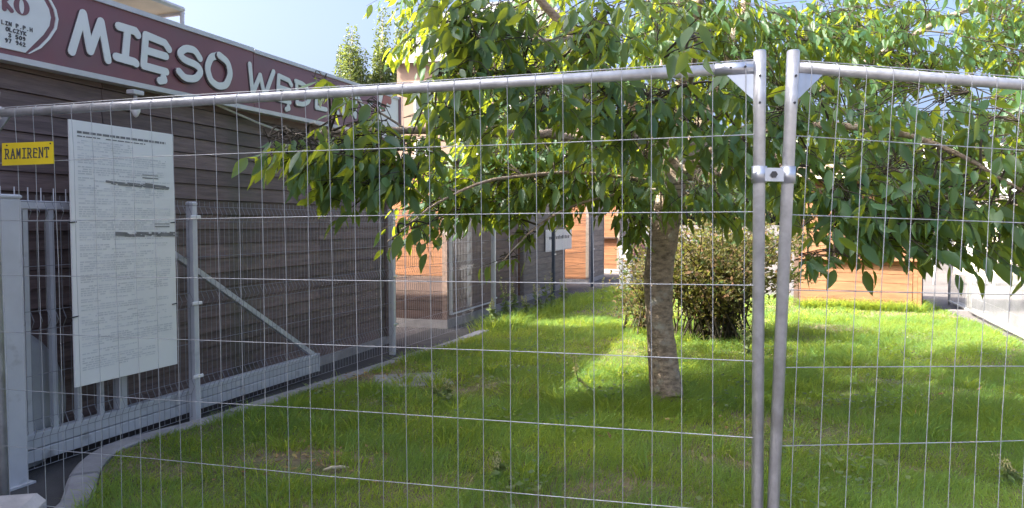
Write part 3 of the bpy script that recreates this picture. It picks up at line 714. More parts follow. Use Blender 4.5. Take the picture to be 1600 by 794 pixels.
# trimmed shutter on the side of the first booth
a = onplane(704,495,KA,A); b = onplane(771,482,KA,A)
sx0, sx1 = .10, min(b[0], 2.0); 
sh = MB().box(sx0,sx1,-.030,-.006,.20,1.95).build('shutter', M['old_wood'], bA)
for x in (sx0,): MB().box(x-.018,x+.006,-.045,-.004,.18,1.97,.002).build('shutter_trim', M['white_paint'], sh)
MB().box(sx0+.007,sx1,-.044,-.031,.182,.206,.002).build('shutter_trim', M['white_paint'], sh)
boards(bA, M['old_wood'], sx0+.02, sx1, .21, 1.95, .16, 'side', -.031, .012, name='shutter_board')
KB = KA + dW*3.62
bB = booth((KB.x,KB.y,0), A, 2.4, 3.2, 2.12, M['orange_wood'], M['grey_wood'], 'grey brown booth carrying a white notice on its long side')
sx, z0 = onplane(850,394,KB,A); ex_, z1 = onplane(891,358,KB,A)
nb = empty('paper_notice', tuple(KB+dW*sx+nW*.03+Vector((0,0,z0))), A); tag(nb, 'white paper notice with one dark line pinned to the grey booth', 'notice')
w_, h_ = ex_-sx, z1-z0
MB().box(0,w_,-.006,.0,0,h_).build('sheet', M['white_sheet'], nb)
mb = MB(); x = w_*.12
while x < w_*.88:
    w = random.uniform(.05,.10); zt = h_*.55; q = random.uniform(.05,.08); mb.add([(x,-.0075,zt),(x+w,-.0075,zt),(x+w,-.0075,zt+q),(x,-.0075,zt+q)],[(0,1,2,3)]); x += w+.035
mb.build('bold_line', M['ink'], nb)
KC = gnd(919,443)
bC = booth((KC.x,KC.y,0), A, 2.2, 2.0, 2.02, M['orange_wood'], M['grey_wood'], 'tall narrow orange booth beyond the grey booth', plinth=.10)
r_ = ray(967,400); KD = Vector((r_.x*21.5/r_.y, 21.5, 0))
bD = booth((KD.x,KD.y,0), A, 2.2, 2.4, 2.1, M['orange_wood'], M['grey_wood'], 'farthest orange booth of the row, with a serving ledge')
MB().box(-.14,.0-.012,.06,2.0,1.02,1.06).build('serving_ledge', M['dark_wood'], bD)
wp = gnd(977,456); up = empty('service_pillar', (wp.x,wp.y,0), A); tag(up, 'short white service pillar standing left of the tree trunk', 'pillar')
MB().box(-.11,.11,-.11,.11,0,.93,.01).build('body', M['white_paint'], up); MB().box(-.125,.125,-.125,.125,.93,.97,.008).build('cap', M['white_paint'], up)
MB().box(-.07,.07,-.118,-.111,.35,.8,.002).build('door', M['white_paint'], up)
r_ = ray(986,400); kr = Vector((r_.x*27/r_.y, 27, 0)); rb = empty('red_kiosk', (kr.x,kr.y,0), A*.95); tag(rb, 'faded red kiosk far behind the white service pillar', 'kiosk')
MB().box(0,2.4,.0,2.0,0,1.0).build('wall', M['render'], rb); boards(rb, M['red_panel'], -.02, 2.42, .25, 1.05, .14, 'side', -.005); boards(rb, M['red_panel'], 0, 2.0, .25, 1.05, .14, 'front', -.005)
MB().box(-.1,2.5,-.15,2.1,1.05,1.12).build('counter', M['white_paint'], rb)
# ---------------------------------------------------------------- boarded shed on the right
s0, s1 = gnd(1243,481), gnd(1436,492); sa = math.atan2(s1.y-s0.y, s1.x-s0.x); SW = (s1-s0).length
sd = empty('boarded_shed', (s0.x,s0.y,0), sa); tag(sd, 'honey coloured boarded shed with a serving ledge behind the hanging leaves', 'shed')
MB().box(.02,SW-.02,.03,1.5,.03,2.2).build('wall', M['dark_wood'], sd)
boards(sd, M['shed_wood'], .05, SW-.10, .05, .84, .145, 'side', .012, .020)
boards(sd, M['shed_wood'], .20, SW-.06, .93, 2.16, .145, 'side', .028, .016)
MB().box(-.03,.045,-.02,.08,.0,2.2,.005).build('corner_post', M['dark_wood'], sd)
MB().box(.08,.17,-.012,.05,.93,2.16,.005).build('door_post', M['shed_wood'], sd)
MB().box(SW-.09,SW-.03,-.03,.05,.0,.84,.005).build('corner_post', M['shed_wood'], sd); MB().box(SW-.028,SW+.03,-.026,.06,.0,2.16,.005).build('corner_post', M['shed_wood'], sd)
MB().box(.06,SW+.0,-.14,.010,.845,.885,.006).build('serving_ledge', M['shed_wood'], sd)
MB().box(-.2,SW+.2,-.28,1.7,2.24,2.30,.01).build('roof', M['felt'], sd)
MB().box(-.22,SW+.22,-.305,-.285,2.18,2.36,.005).build('roof_board', M['roof_pale'], sd)
# ---------------------------------------------------------------- low temporary fence along the right edge of the lawn
e0, e1 = Vector((5.80,7.8,0)), Vector((7.80,13.1,0)); ed = (e1-e0).normalized(); ea = math.atan2(ed.y,ed.x)
def anti_panel(x0, x1, nm, lab):
    p = e0+ed*x0; rt = empty('site_fence_panel', (p.x,p.y,0), ea); tag(rt, lab, 'fence panel', 'site fence panels along the paved edge'); L = x1-x0
    MB().tube([(0,0,.07),(L,0,.07)], .02, 8).build('bottom_rail', M['galv'], rt, True); MB().tube([(0,0,1.98),(L,0,1.98)], .02, 8).build('top_rail', M['galv'], rt, True)
    for x in (.03,L-.03): MB().tube([(x,0,.0),(x,0,2.03)], .021, 10).build('post', M['galv'], rt, True)
    mb = MB()
    for i in range(1, int(L/.045)): mb.tube([(i*.045,0,.07),(i*.045,0,1.98)], .0014, 3, False)
    for z in np.arange(.3,1.9,.28): mb.tube([(0,0,z),(L,0,z)], .002, 3, False)
    mb.build('wire_mesh', M['galv_wire'], rt, kind='stuff')
    return rt
anti_panel(.55,4.02,0,'fine mesh site fence panel at the right edge of the lawn, nearest'); Lf = (e1-e0).length
anti_panel(4.10,Lf,0,'fine mesh site fence panel between the paved yard and the shed')
for i, s in enumerate((4.06,)):
    p = e0+ed*s; ft = empty('concrete_block', (p.x,p.y,0), ea+math.pi/2); tag(ft, 'dark fence foot under the fine mesh site fence at the right edge', 'fence foot', 'concrete feet of the fence')
    MB().prism([(-.30,0),(.30,0),(.30,.05),(.26,.07),(-.26,.07),(-.30,.05)], -.11, .11).build('block', M['felt'], ft); MB().tube([(0,0,.07),(0,0,.078)], .03, 10).build('socket', M['bolt'], ft)
mb = MB(); q0, q1 = e0+ed*-3+Vector((.07,0,0)), e1+Vector((.07,0,0))
# stone edge of the yard
edge = empty('yard_edging', tuple(e0)); tag(edge, kind='structure'); Lq = (q1-q0).length; k = int(Lq/1.0)
for i in range(k):
    p, q = q0+ed*(i*Lq/k+.004), q0+ed*((i+1)*Lq/k-.004); nrm_ = Vector((ed.y,-ed.x,0))
    MB().add([p,q,q+nrm_*.12,p+nrm_*.12,p+Vector((0,0,.05)),q+Vector((0,0,.05)),q+nrm_*.12+Vector((0,0,.05)),p+nrm_*.12+Vector((0,0,.05))],
      [(0,1,2,3),(7,6,5,4),(0,4,5,1),(1,5,6,2),(2,6,7,3),(3,7,4,0)]).build('kerb_stone', M['kerb'], edge, sub=tuple(e0))
# white table in the yard
tp = gnd(1472,446); tb = empty('folding_table', (tp.x+.5,tp.y,0), .1); tag(tb, 'white folding table in the paved yard right of the shed', 'table')
MB().box(-.65,.65,-.35,.35,.72,.75,.006).build('tabletop', M['white_paint'], tb)
for x in (-.55,.55):
    for y in (-.28,.28): MB().tube([(x,y,0),(x*.95,y*.9,.72)], .022, 8).build('leg', M['white_paint'], tb, True)
# tents
def tent(x, y, w, h, eave, col, lab, rz=0):
    t = empty('market_tent', (x,y,0), rz); tag(t, lab, 'tent', 'market tents in the paved yard')
    mb = MB(); a = w/2; mb.add([(-a,-a,eave),(a,-a,eave),(a,a,eave),(-a,a,eave),(0,0,h)],[(0,1,4),(1,2,4),(2,3,4),(3,0,4)]); mb.build('canopy', col, t)
    for s, (x0,y0,x1,y1) in enumerate(((-a,-a,a,-a),(a,-a,a,a),(a,a,-a,a),(-a,a,-a,-a))):
        mb = MB(); n = 9; vs = []
        for i in range(n+1):
            u = i/n; ww = .02*math.sin(u*20); vs += [(x0+(x1-x0)*u+ww*.5, y0+(y1-y0)*u+ww*.5, eave-.01), (x0+(x1-x0)*u+ww, y0+(y1-y0)*u+ww, eave-.32+.05*abs(math.sin(u*math.pi*n/2)))]
        mb.add(vs,[(2*i,2*i+1,2*i+3,2*i+2) for i in range(n)]); mb.build('valance', col, t)
    for sx in (-1,1):
        for sy in (-1,1): MB().tube([(sx*(a-.03),sy*(a-.03),0),(sx*(a-.03),sy*(a-.03),eave)], .025, 6).build('leg', M['galv'], t, True)
    return t
def atg(px, Y): r = ray(px, 400); return r.x*Y/r.y
tent(atg(1452,27),27,4.2,4.6,2.5,M['tent'],'white market tent behind the shed and the hanging leaves', .2)
tent(atg(1560,30),30,4.4,4.7,2.5,M['tent'],'white market tent farthest right in the yard', .15)
tent(atg(1490,22.5),22.5,2.2,2.7,2.15,M['blue'],'small blue market tent between the two white ones', .3)
bx = empty('beige_kiosk', (atg(1583,19),19,0), .1); tag(bx, 'beige kiosk at the right edge beyond the site fence', 'kiosk')
MB().box(0,3,0,2.2,0,2.1).build('wall', M['roof_pale'], bx); MB().box(-.15,3.15,-.25,2.4,2.1,2.2,.01).build('roof', M['felt'], bx); boards(bx, M['roof_pale'], 0,3,.1,1.0,.15,'side',-.004)
MB().box(.4,2.6,-.03,-.005,1.05,1.9,.004).build('hatch', M['white_paint'], bx)

# ---------------------------------------------------------------- far house
hs = empty('peach_house', (atg(622,36),36,0), R(-14)); tag(hs, 'tall peach house with a steep pale grey roof behind the trees', 'house')
MB().box(0,9,0,9,0,9.3).build('wall', M['plaster'], hs)
MB().box(-.06,9.06,-.06,9.06,0,.6).build('plinth', M['concrete'], hs)
mb = MB(); e_ = .35; mb.add([(-e_,-e_,9.3),(9+e_,-e_,9.3),(9+e_,9+e_,9.3),(-e_,9+e_,9.3),(2.0,2.6,12.6),(7.0,2.6,12.6),(7.0,6.4,12.6),(2.0,6.4,12.6)],
    [(0,1,5,4),(1,2,6,5),(2,3,7,6),(3,0,4,7),(4,5,6,7),(3,2,1,0)]); rf = mb.build('roof', M['slate'], hs)
for i in range(1,12):   # standing ribs on the front slope
    t = i/12; a = Vector((-e_+t*(9+2*e_),-e_,9.32)); b = Vector((2+5*t,2.6,12.63)); MB().tube([a,b], .035, 4).build('roof_rib', M['slate'], rf)
MB().box(-.4,9.4,-.42,-.34,9.12,9.28).build('gutter', M['trim'], hs)
for fl in range(3):
    for i in range(4):
        x = .9+i*2.1; z = 1.2+fl*2.8; w = MB().box(x,x+1.1,-.05,.03,z,z+1.5,.01).build('window', M['white_paint'], hs)
        for q in (0,1): MB().box(x+.08+q*.5,x+.52+q*.5,-.058,-.051,z+.1,z+1.4).build('pane', M['glass'], w)

# ---------------------------------------------------------------- leaves
def leaf_template():
    # outline of an ovate, pointed leaf folded on its midrib, hanging along -z; unit length
    ts = [0,.18,.42,.70,1.0]; ws = [.045,.175,.22,.14,.0]; vs = []; fs = []
    for t, w in zip(ts, ws):
        c = -.10*math.sin(t*2.2); z = -t
        if w == 0: vs.append((0,c-.06,z))
        else: vs += [(-w,c+.07*w/.22,z),(0,c,z),(w,c+.07*w/.22,z)]
    for k in range(3):
        a = 3*k; fs += [(a,a+1,a+4,a+3),(a+1,a+2,a+5,a+4)]
    fs += [(9,10,12),(10,11,12)]
    return np.array(vs), fs
LV, LF = leaf_template()
def simple_template():
    vs = [(0,0,0),(-.25,.05,-.4),(0,-.05,-.45),(.25,.05,-.4),(0,-.02,-1)]
    return np.array(vs), [(0,1,2),(0,2,3),(1,4,2),(2,4,3)]
SV, SF = simple_template()
def rot_mats(dirs, roll, rngn):
    """frames whose -z is dirs, turned by roll about it"""
    z = -dirs/np.linalg.norm(dirs,axis=1)[:,None]
    up = np.tile([0.,0.,1.],(len(z),1)); alt = np.abs(z[:,2])>.95; up[alt] = [1,0,0]
    x = np.cross(up,z); x /= np.linalg.norm(x,axis=1)[:,None]; y = np.cross(z,x)
    c,s = np.cos(roll)[:,None], np.sin(roll)[:,None]
    return np.stack([x*c+y*s, -x*s+y*c, z], 2)
def leaves_mesh(name, pos, dirs, roll, size, tint, material, tv=LV, tf=LF, parent=None, sub=(0,0,0), kind=None):
    n = len(pos); Rm = rot_mats(dirs, roll, rng); m = len(tv)
    V = np.einsum('nij,mj->nmi', Rm, tv)*size[:,None,None] + (pos-np.array(sub))[:,None,:]
    V = V.reshape(-1,3); off = (np.arange(n)*m)[:,None]
    me = bpy.data.meshes.new(name); me.vertices.add(len(V)); me.vertices.foreach_set('co', V.ravel())
    q4 = [f for f in tf if len(f)==4]; q3 = [f for f in tf if len(f)==3]; lo = []; st = []; base = 0
    for fl, k in ((q4,4),(q3,3)):
        if fl:
            a = (off[:,:,None]+np.array(fl)[None]).reshape(-1,k); lo.append(a.ravel()); st.append(base+np.arange(len(a))*k); base += a.size
    lo = np.concatenate(lo); st = np.concatenate(st)
    me.loops.add(len(lo)); me.loops.foreach_set('vertex_index', lo.astype(np.int32)); me.polygons.add(len(st)); me.polygons.foreach_set('loop_start', st.astype(np.int32))
    me.update(calc_edges=True); me.polygons.foreach_set('use_smooth', np.ones(len(st),bool))
    a = me.attributes.new('tint','FLOAT','POINT'); a.data.foreach_set('value', np.repeat(tint,m).astype(np.float32))
    me.materials.append(material); o = bpy.data.objects.new(name, me); COL.objects.link(o)
    if parent: o.parent = parent
    if kind: o['kind'] = kind
    return o

# ---------------------------------------------------------------- the cherry tree
TB = gnd(1043,640); tree = empty('cherry_tree', (TB.x,TB.y,0)); tsub = (TB.x,TB.y,0)
tag(tree, 'broad leafy cherry tree with a stout leaning trunk in the middle of the lawn', 'tree')
def P3(l): return [at(*p) for p in l]
trunk_pts = [Vector((TB.x+.02,TB.y,-.05))]+P3([(1044,640,5.72),(1040,600,5.72),(1034,545,5.72),(1029,490,5.72),(1028,440,5.72),(1033,390,5.72),(1041,340,5.72),(1050,290,5.7),(1056,240,5.7)])
MBt = MB(); tp_ = smooth_path(trunk_pts, 2); rr = np.interp(np.linspace(0,1,len(tp_)), [0,.05,.12,.3,.5,.75,1], [.21,.172,.132,.114,.106,.108,.095])
MBt.tube(tp_, list(rr), 20); 
for v in range(len(MBt.v)):
    x,y,z = MBt.v[v]; a = math.atan2(y-TB.y, x-TB.x); k = 1+.05*math.sin(a*3+z*5)+.03*math.sin(a*7-z*11)+.02*math.sin(z*40+a*2)
    cx = np.interp(z,[p.z for p in tp_],[p.x for p in tp_]); cy = np.interp(z,[p.z for p in tp_],[p.y for p in tp_])
    MBt.v[v] = (cx+(x-cx)*k, cy+(y-cy)*k, z)
MBt.build('trunk', M['bark'], tree, True, sub=tsub)
LIMBS = [
 ([(1052,285,5.7),(1000,235,5.4),(900,212,5.1),(780,208,4.8),(640,205,4.3),(530,205,4.05),(440,212,3.9)], .045,.008),
 ([(1056,250,5.7),(1062,170,5.6),(1075,90,5.5),(1092,0,5.4),(1105,-160,5.4),(1115,-330,5.5)], .075,.02),
 ([(1054,275,5.7),(1150,264,5.6),(1250,262,5.4),(1380,272,5.2),(1500,300,5.0),(1610,325,4.9)], .05,.009),
 ([(1056,250,5.7),(1110,170,5.9),(1150,60,6.0),(1175,-60,6.1),(1210,-220,6.2)], .06,.02),
 ([(1056,245,5.68),(1064,200,5.0),(1078,130,4.1),(1088,70,3.3),(1084,55,2.75)], .03,.005),
 ([(1054,260,5.7),(990,160,5.6),(900,60,5.3),(800,-50,5.1),(700,-150,4.9)], .05,.015),
 ([(1056,255,5.7),(1230,170,6.4),(1390,75,6.9),(1520,10,7.2),(1660,-60,7.4)], .05,.015),
 ([(1056,245,5.7),(1050,180,6.6),(1030,90,7.4),(1010,-20,8.0)], .045,.012),
 ([(1050,295,5.7),(970,300,5.5),(880,325,5.3),(830,360,5.2),(785,408,5.1)], .013,.004),
 ([(1050,290,5.7),(920,268,5.3),(780,275,5.0),(690,310,4.85),(640,350,4.55),(605,378,4.45)], .015,.004),
 ([(1054,270,5.7),(1180,230,4.9),(1300,270,4.1),(1310,350,3.95),(1300,410,3.9)], .028,.005),
 ([(1054,265,5.7),(1180,200,4.9),(1330,190,4.1),(1480,230,3.95),(1600,300,3.9)], .032,.006),
 ([(900,60,5.3),(800,70,4.4),(740,60,3.9),(705,45,3.8)], .025,.006),
 ([(1054,255,5.7),(960,190,4.9),(860,120,4.3),(760,110,4.0),(680,130,3.9)], .03,.006),
]
skel = []; skr = []
for pts, r0, r1 in LIMBS:
    q = smooth_path(P3(pts), 2); rad = np.linspace(r0,r1,len(q))
    for i in range(1,len(q)-1): q[i] = q[i]+Vector((random.uniform(-1,1),random.uniform(-1,1),random.uniform(-1,1)))*rad[i]*.5
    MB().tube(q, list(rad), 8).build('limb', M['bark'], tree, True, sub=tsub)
    for a, r_ in zip(resample(q,.12), np.linspace(r0,r1,len(resample(q,.12)))): skel.append(a)
SK = np.array([tuple(p) for p in skel])
# clumps: px, py, Y, rx px, ry px, depth radius m, leaf layers
CL = [
 (455,222,3.90,48,16,.25,1.1),(520,245,4.00,45,38,.3,1.8),(575,262,4.10,55,50,.4,2.3),(545,305,4.10,28,30,.25,1.5),(505,128,3.95,22,10,.2,.7),
 (632,262,4.30,55,55,.4,2.2),(600,205,4.10,40,26,.3,1.0),(560,190,4.00,35,22,.3,.9),(635,352,4.50,38,22,.3,1.5),(668,330,4.55,40,28,.35,1.6),
 (700,285,5.1,65,45,.5,2.4),(775,265,5.1,70,50,.5,2.4),(760,315,5.1,60,26,.4,1.6),(835,290,5.2,50,26,.4,1.6),(825,365,5.2,14,30,.15,1.0),(795,402,5.1,20,12,.2,1.5),
 (680,185,4.4,50,40,.4,1.8),(740,190,4.6,70,45,.5,2.2),(716,35,4.05,42,36,.35,2.2),(722,75,4.1,50,50,.4,2.4),(760,40,4.3,70,60,.5,2.4),(690,118,4.0,45,28,.3,1.5),(690,114,3.9,24,18,.2,1.0),
 (760,130,4.1,70,45,.4,2.2),(830,70,4.5,70,75,.6,2.3),(850,150,4.4,75,55,.5,2.3),(840,215,4.9,70,45,.5,2.2),(910,250,5.2,65,55,.5,2.2),(920,60,4.9,80,70,.6,2.3),
 (940,140,4.7,70,60,.6,2.3),(960,215,5.0,65,55,.5,2.0),(975,300,5.5,50,45,.4,1.8),(990,345,5.6,26,24,.2,1.2),(1010,60,5.2,80,75,.7,2.3),(1030,150,4.9,70,60,.6,2.2),
 (1020,235,5.2,60,40,.5,1.6),(1072,74,2.45,34,22,.10,4.2),(1080,60,3.2,40,24,.3,1.2),(1090,200,4.9,70,55,.5,1.9),(1120,130,5.0,70,60,.6,1.9),(1090,290,5.3,45,40,.4,1.5),
 (1130,40,5.9,90,60,.7,1.6),(1200,70,6.3,80,70,.7,1.8),(1160,230,5.0,70,60,.5,2.2),(1170,310,5.2,60,30,.4,1.8),(1220,180,4.9,60,60,.5,2.0),(1250,260,5.0,60,55,.5,2.3),
 (1280,60,6.4,80,60,.7,2.2),(1270,150,5.0,70,50,.5,2.1),(1295,410,4.4,36,34,.2,2.2),(1320,365,4.4,45,32,.25,2.2),(1300,300,4.5,50,45,.35,2.4),(1355,290,4.6,60,45,.4,2.4),(1375,355,4.4,45,42,.25,2.2),
 (1360,180,4.6,80,45,.5,2.0),(1370,95,6.6,80,55,.7,2.0),(1430,330,4.6,55,48,.35,2.6),(1425,385,4.4,42,26,.25,2.0),(1480,380,4.4,45,30,.25,2.4),(1500,320,4.6,60,45,.4,2.6),
 (1450,180,4.7,80,40,.5,1.8),(1440,90,6.8,80,45,.7,1.9),(1470,255,4.5,60,26,.4,1.1),(1540,100,6.8,80,55,.7,2.0),(1560,380,4.4,45,30,.25,2.2),(1580,320,4.5,50,45,.4,2.4),
 (1560,180,4.6,70,45,.5,2.0),(1570,250,4.4,50,40,.4,1.9),(1600,50,6.8,60,50,.6,1.8),(1360,30,6.9,80,30,.6,1.4),(1560,30,7.0,50,26,.5,1.3),(1640,200,4.6,60,120,.6,2.0),(1650,360,4.4,50,60,.4,2.0),
 (1430,20,7.1,50,20,.5,.9),(1060,15,5.4,80,40,.6,1.8),(960,10,5.0,80,40,.6,2.0),(750,0,4.2,62,30,.4,1.8)]
LEAFLEN = .098
tw = MB(); LP_, LD_, LR_, LS_ = [], [], [], []
def twig(p0, d, length, nl):
    pts = [p0]; dd = d.copy(); k = 4
    for i in range(k):
        dd = (dd + Vector((random.uniform(-.18,.18),random.uniform(-.18,.18),random.uniform(-.22,.04)))).normalized(); pts.append(pts[-1]+dd*(length/k))
    tw.tube(pts, [.0032,.0028,.0024,.002,.0014], 3, False)
    sidev = dd.cross(Vector((0,0,1))); sidev = sidev.normalized() if sidev.length > .01 else Vector((1,0,0))
    for j in range(nl):
        t = (j+.6)/nl*k; i = min(int(t),k-1); p = pts[i].lerp(pts[i+1], t-i); s = 1 if j%2 else -1
        ld = (sidev*s*random.uniform(.25,.8)+dd*random.uniform(.1,.6)+Vector((random.uniform(-.25,.25),random.uniform(-.25,.25),-random.uniform(.15,1.3)))).normalized()
        q = p+ld*.022; LP_.append(tuple(q)); LD_.append(tuple(ld)); LR_.append(random.gauss(0,1.1)+(math.pi if random.random()<.15 else 0)); LS_.append(LEAFLEN*random.choice([.5,.66,.8,.95,1.0,1.1,1.25,1.4]))
def branchlet(a, b, r0, r1, n=5):
    mid = a.lerp(b,.5)+Vector((random.uniform(-.08,.08),random.uniform(-.08,.08),random.uniform(0,.12)))
    pts = [a*(1-t)**2+mid*2*t*(1-t)+b*t*t for t in np.linspace(0,1,n)]; tw.tube(pts, list(np.linspace(r0,r1,n)), 4, False)
def grow(c, rx, ry_, rz, n_leaves):
    k = int(np.argmin(((SK-np.array(tuple(c)))**2).sum(1))); a = Vector(SK[k]); branchlet(a, c, .008,.004)
    out = (c-Vector((TB.x,TB.y,c.z+.3))).normalized(); ntw = max(1,int(n_leaves/7)); hubs = [c+Vector((random.gauss(0,.45)*rx, random.gauss(0,.45)*ry_, random.gauss(0,.45)*rz)) for _ in range(max(1,ntw//6))]
    for h in hubs: branchlet(c, h, .0042,.0028, 4)
    for _ in range(ntw):
        while True:
            u = Vector((random.uniform(-1,1),random.uniform(-1,1),random.uniform(-1,1)))
            if u.length < 1: break
        p = c+Vector((u.x*rx,u.y*ry_,u.z*rz)); h = min(hubs, key=lambda q:(q-p).length)
        d = (out*.6+Vector((u.x,u.y,u.z*.4))*.8+Vector((random.uniform(-.6,.6),random.uniform(-.6,.6),random.uniform(-.3,.3)))).normalized()
        ln = random.uniform(.16,.34); p0 = p-d*ln*.5
        branchlet(h, p0, .0028,.0026, 4); twig(p0, d, ln, random.choice([5,6,7,8]))
INNER = [(650,345,5.3,45,24,.3,1.8),(700,325,5.4,50,26,.3,1.6),(615,372,5.0,24,12,.15,1.2),(825,372,5.3,16,28,.15,1.5),(795,404,5.2,20,10,.12,1.8),(985,345,5.5,26,26,.2,1.4),(1010,300,5.2,50,36,.3,1.6),(1075,305,5.2,50,34,.3,1.6),(1130,320,5.3,45,24,.3,1.4),(985,375,5.5,18,14,.12,1.2),(1180,330,5.6,45,20,.3,1.2),
 (660,290,5.6,60,45,.5,1.6),(740,285,5.8,80,50,.5,2.2),(830,270,5.9,80,55,.5,2.2),(770,325,5.7,70,24,.4,1.8),(880,300,6.0,60,40,.5,1.8),(690,100,5.6,26,26,.3,1.0),
 (900,220,6.1,80,50,.5,1.6),(960,260,6.2,60,50,.5,1.5),(850,180,6.0,90,50,.6,1.2),(760,230,5.5,80,40,.4,1.6),(950,120,6.2,90,60,.6,1.3),(840,60,6.0,90,60,.6,1.3),(1060,40,6.3,90,60,.6,1.6),
 (1060,180,6.4,80,50,.6,1.0),(540,150,5.0,26,20,.2,.4),(560,215,5.1,40,30,.3,.5),(1160,120,6.5,80,60,.6,1.2),(1280,200,6.6,80,50,.6,1.0),(700,140,5.9,50,40,.4,.9)]
for _ in range(40):
    px_ = random.uniform(660,1640); py_ = random.uniform(-10,300)
    if 1490 < px_ < 1550 and py_ < 60: continue
    INNER.append((px_, py_, random.uniform(5.6,7.6), 75, 45, .55, 1.0))
for _ in range(16): INNER.append((random.uniform(1250,1620), random.uniform(200,370), random.uniform(4.2,5.2), 55, 36, .35, 1.2))
def shell(px, Y, py=0):
    if 665 < px < 930 and py >= 200: return 5.35
    if Y > 5.15 or Y < 3.8: return Y
    return 3.72+(Y-3.8)*.30
CL += [(500,198,3.95,48,14,.15,2.0),(455,207,3.9,36,12,.12,2.0),(590,172,4.1,44,40,.25,1.7),(560,212,4.0,40,24,.2,1.6),(525,150,4.1,20,26,.15,.9),(520,285,4.0,26,36,.15,1.4),(418,214,3.9,26,12,.10,2.6),(450,240,3.95,34,24,.15,2.4),(505,290,4.0,26,34,.15,1.8),(440,225,4.0,40,22,.2,1.6),(500,255,4.0,45,38,.25,1.8),(560,285,4.0,50,40,.25,1.8),(600,235,4.0,50,34,.25,1.6),(480,215,4.0,40,22,.2,1.2),(420,215,3.95,22,12,.12,1.6),(470,230,4.05,50,26,.2,1.8),(540,240,4.1,60,44,.25,2.0),(610,280,4.2,50,44,.3,1.8),(640,220,4.2,50,50,.3,1.6),(1290,330,4.4,40,40,.2,1.6),(1350,330,4.4,60,40,.25,1.6),(1440,350,4.4,60,45,.25,1.8),(1540,350,4.4,60,45,.25,1.8),(1400,250,4.5,80,50,.3,1.4)]
CL = [(a, b, shell(a, Y, b), c_, d_, min(e_, .30) if Y < 5.15 else e_, l_*(.80 if 3.8 <= Y <= 5.15 else 1)) for a, b, Y, c_, d_, e_, l_ in CL]
for px, py, Y, rx, ry_, rY, lay in CL+INNER:
    s = Y/F_PX; c = at(px,py,Y); n = 1.8*lay*math.pi*rx*ry_*s*s/(LEAFLEN**2*.40)
    grow(c, rx*s*.92, rY, ry_*s*.9, n)
# crown above the picture, the same density thinned
for _ in range(15):
    a = random.uniform(0,2*math.pi); rad = 2.5*math.sqrt(random.random()); zc_ = random.uniform(3.15,6.2); rad *= math.sqrt(max(.1,1-((zc_-3.6)/2.9)**2))
    c = Vector((TB.x+rad*math.cos(a), TB.y+.4+rad*math.sin(a)*.9, zc_))
    r_ = c.z-EYE
    if c.x < TB.x-.9-.0*c.z: continue
    if c.y > .8 and 350-F_PX*(r_-.45)/c.y > -10: continue
    grow(c, .5,.5,.4, 85)
LP_ = np.array(LP_); LD_ = np.array(LD_); LR_ = np.array(LR_); LS_ = np.array(LS_); tint = np.clip(rng.normal(.42,.25,len(LP_)),0,1)
print('leaves', len(LP_))
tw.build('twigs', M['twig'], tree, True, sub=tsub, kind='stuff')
# the 300 leaves that show largest are single parts
pxx = 800+F_PX*LP_[:,0]/LP_[:,1]; pyy = 350-F_PX*(LP_[:,2]-EYE)/LP_[:,1]
show = np.where((pxx>0)&(pxx<1600)&(pyy>-10)&(pyy<790), LS_/LP_[:,1], 0); order = np.argsort(-show); one = order[:298]; rest = order[298:]
def curl(a, b):
    v = LV.copy(); t = -v[:,2]; v[:,1] -= a*t*t; v[:,1] += b*np.abs(v[:,0]); v[:,0] += .10*a*np.sin(t*3); v[:,0] *= 1-.35*abs(b); return v
for gi, tv in enumerate((LV, curl(.30,.35), curl(-.25,.15), curl(.15,-.4))):
    r_ = rest[gi::4]; leaves_mesh('foliage', LP_[r_], LD_[r_], LR_[r_], LS_[r_], tint[r_], M['leaf'], tv=tv, parent=tree, sub=tsub, kind='stuff')
lme = bpy.data.meshes.new('leaf'); lme.from_pydata([tuple(v) for v in LV], [], LF); lme.polygons.foreach_set('use_smooth',[True]*len(lme.polygons)); lme.materials.append(M['leaf_one'])
RM = rot_mats(LD_[one], LR_[one], rng)
for k, i in enumerate(one):
    o = bpy.data.objects.new('leaf', lme); COL.objects.link(o); o.parent = tree
    m4 = Matrix([list(RM[k][r])+[0] for r in range(3)]+[[0,0,0,1]]); o.matrix_local = Matrix.Translation(Vector(LP_[i])-Vector(tsub)) @ m4 @ Matrix.Scale(float(LS_[i]),4)

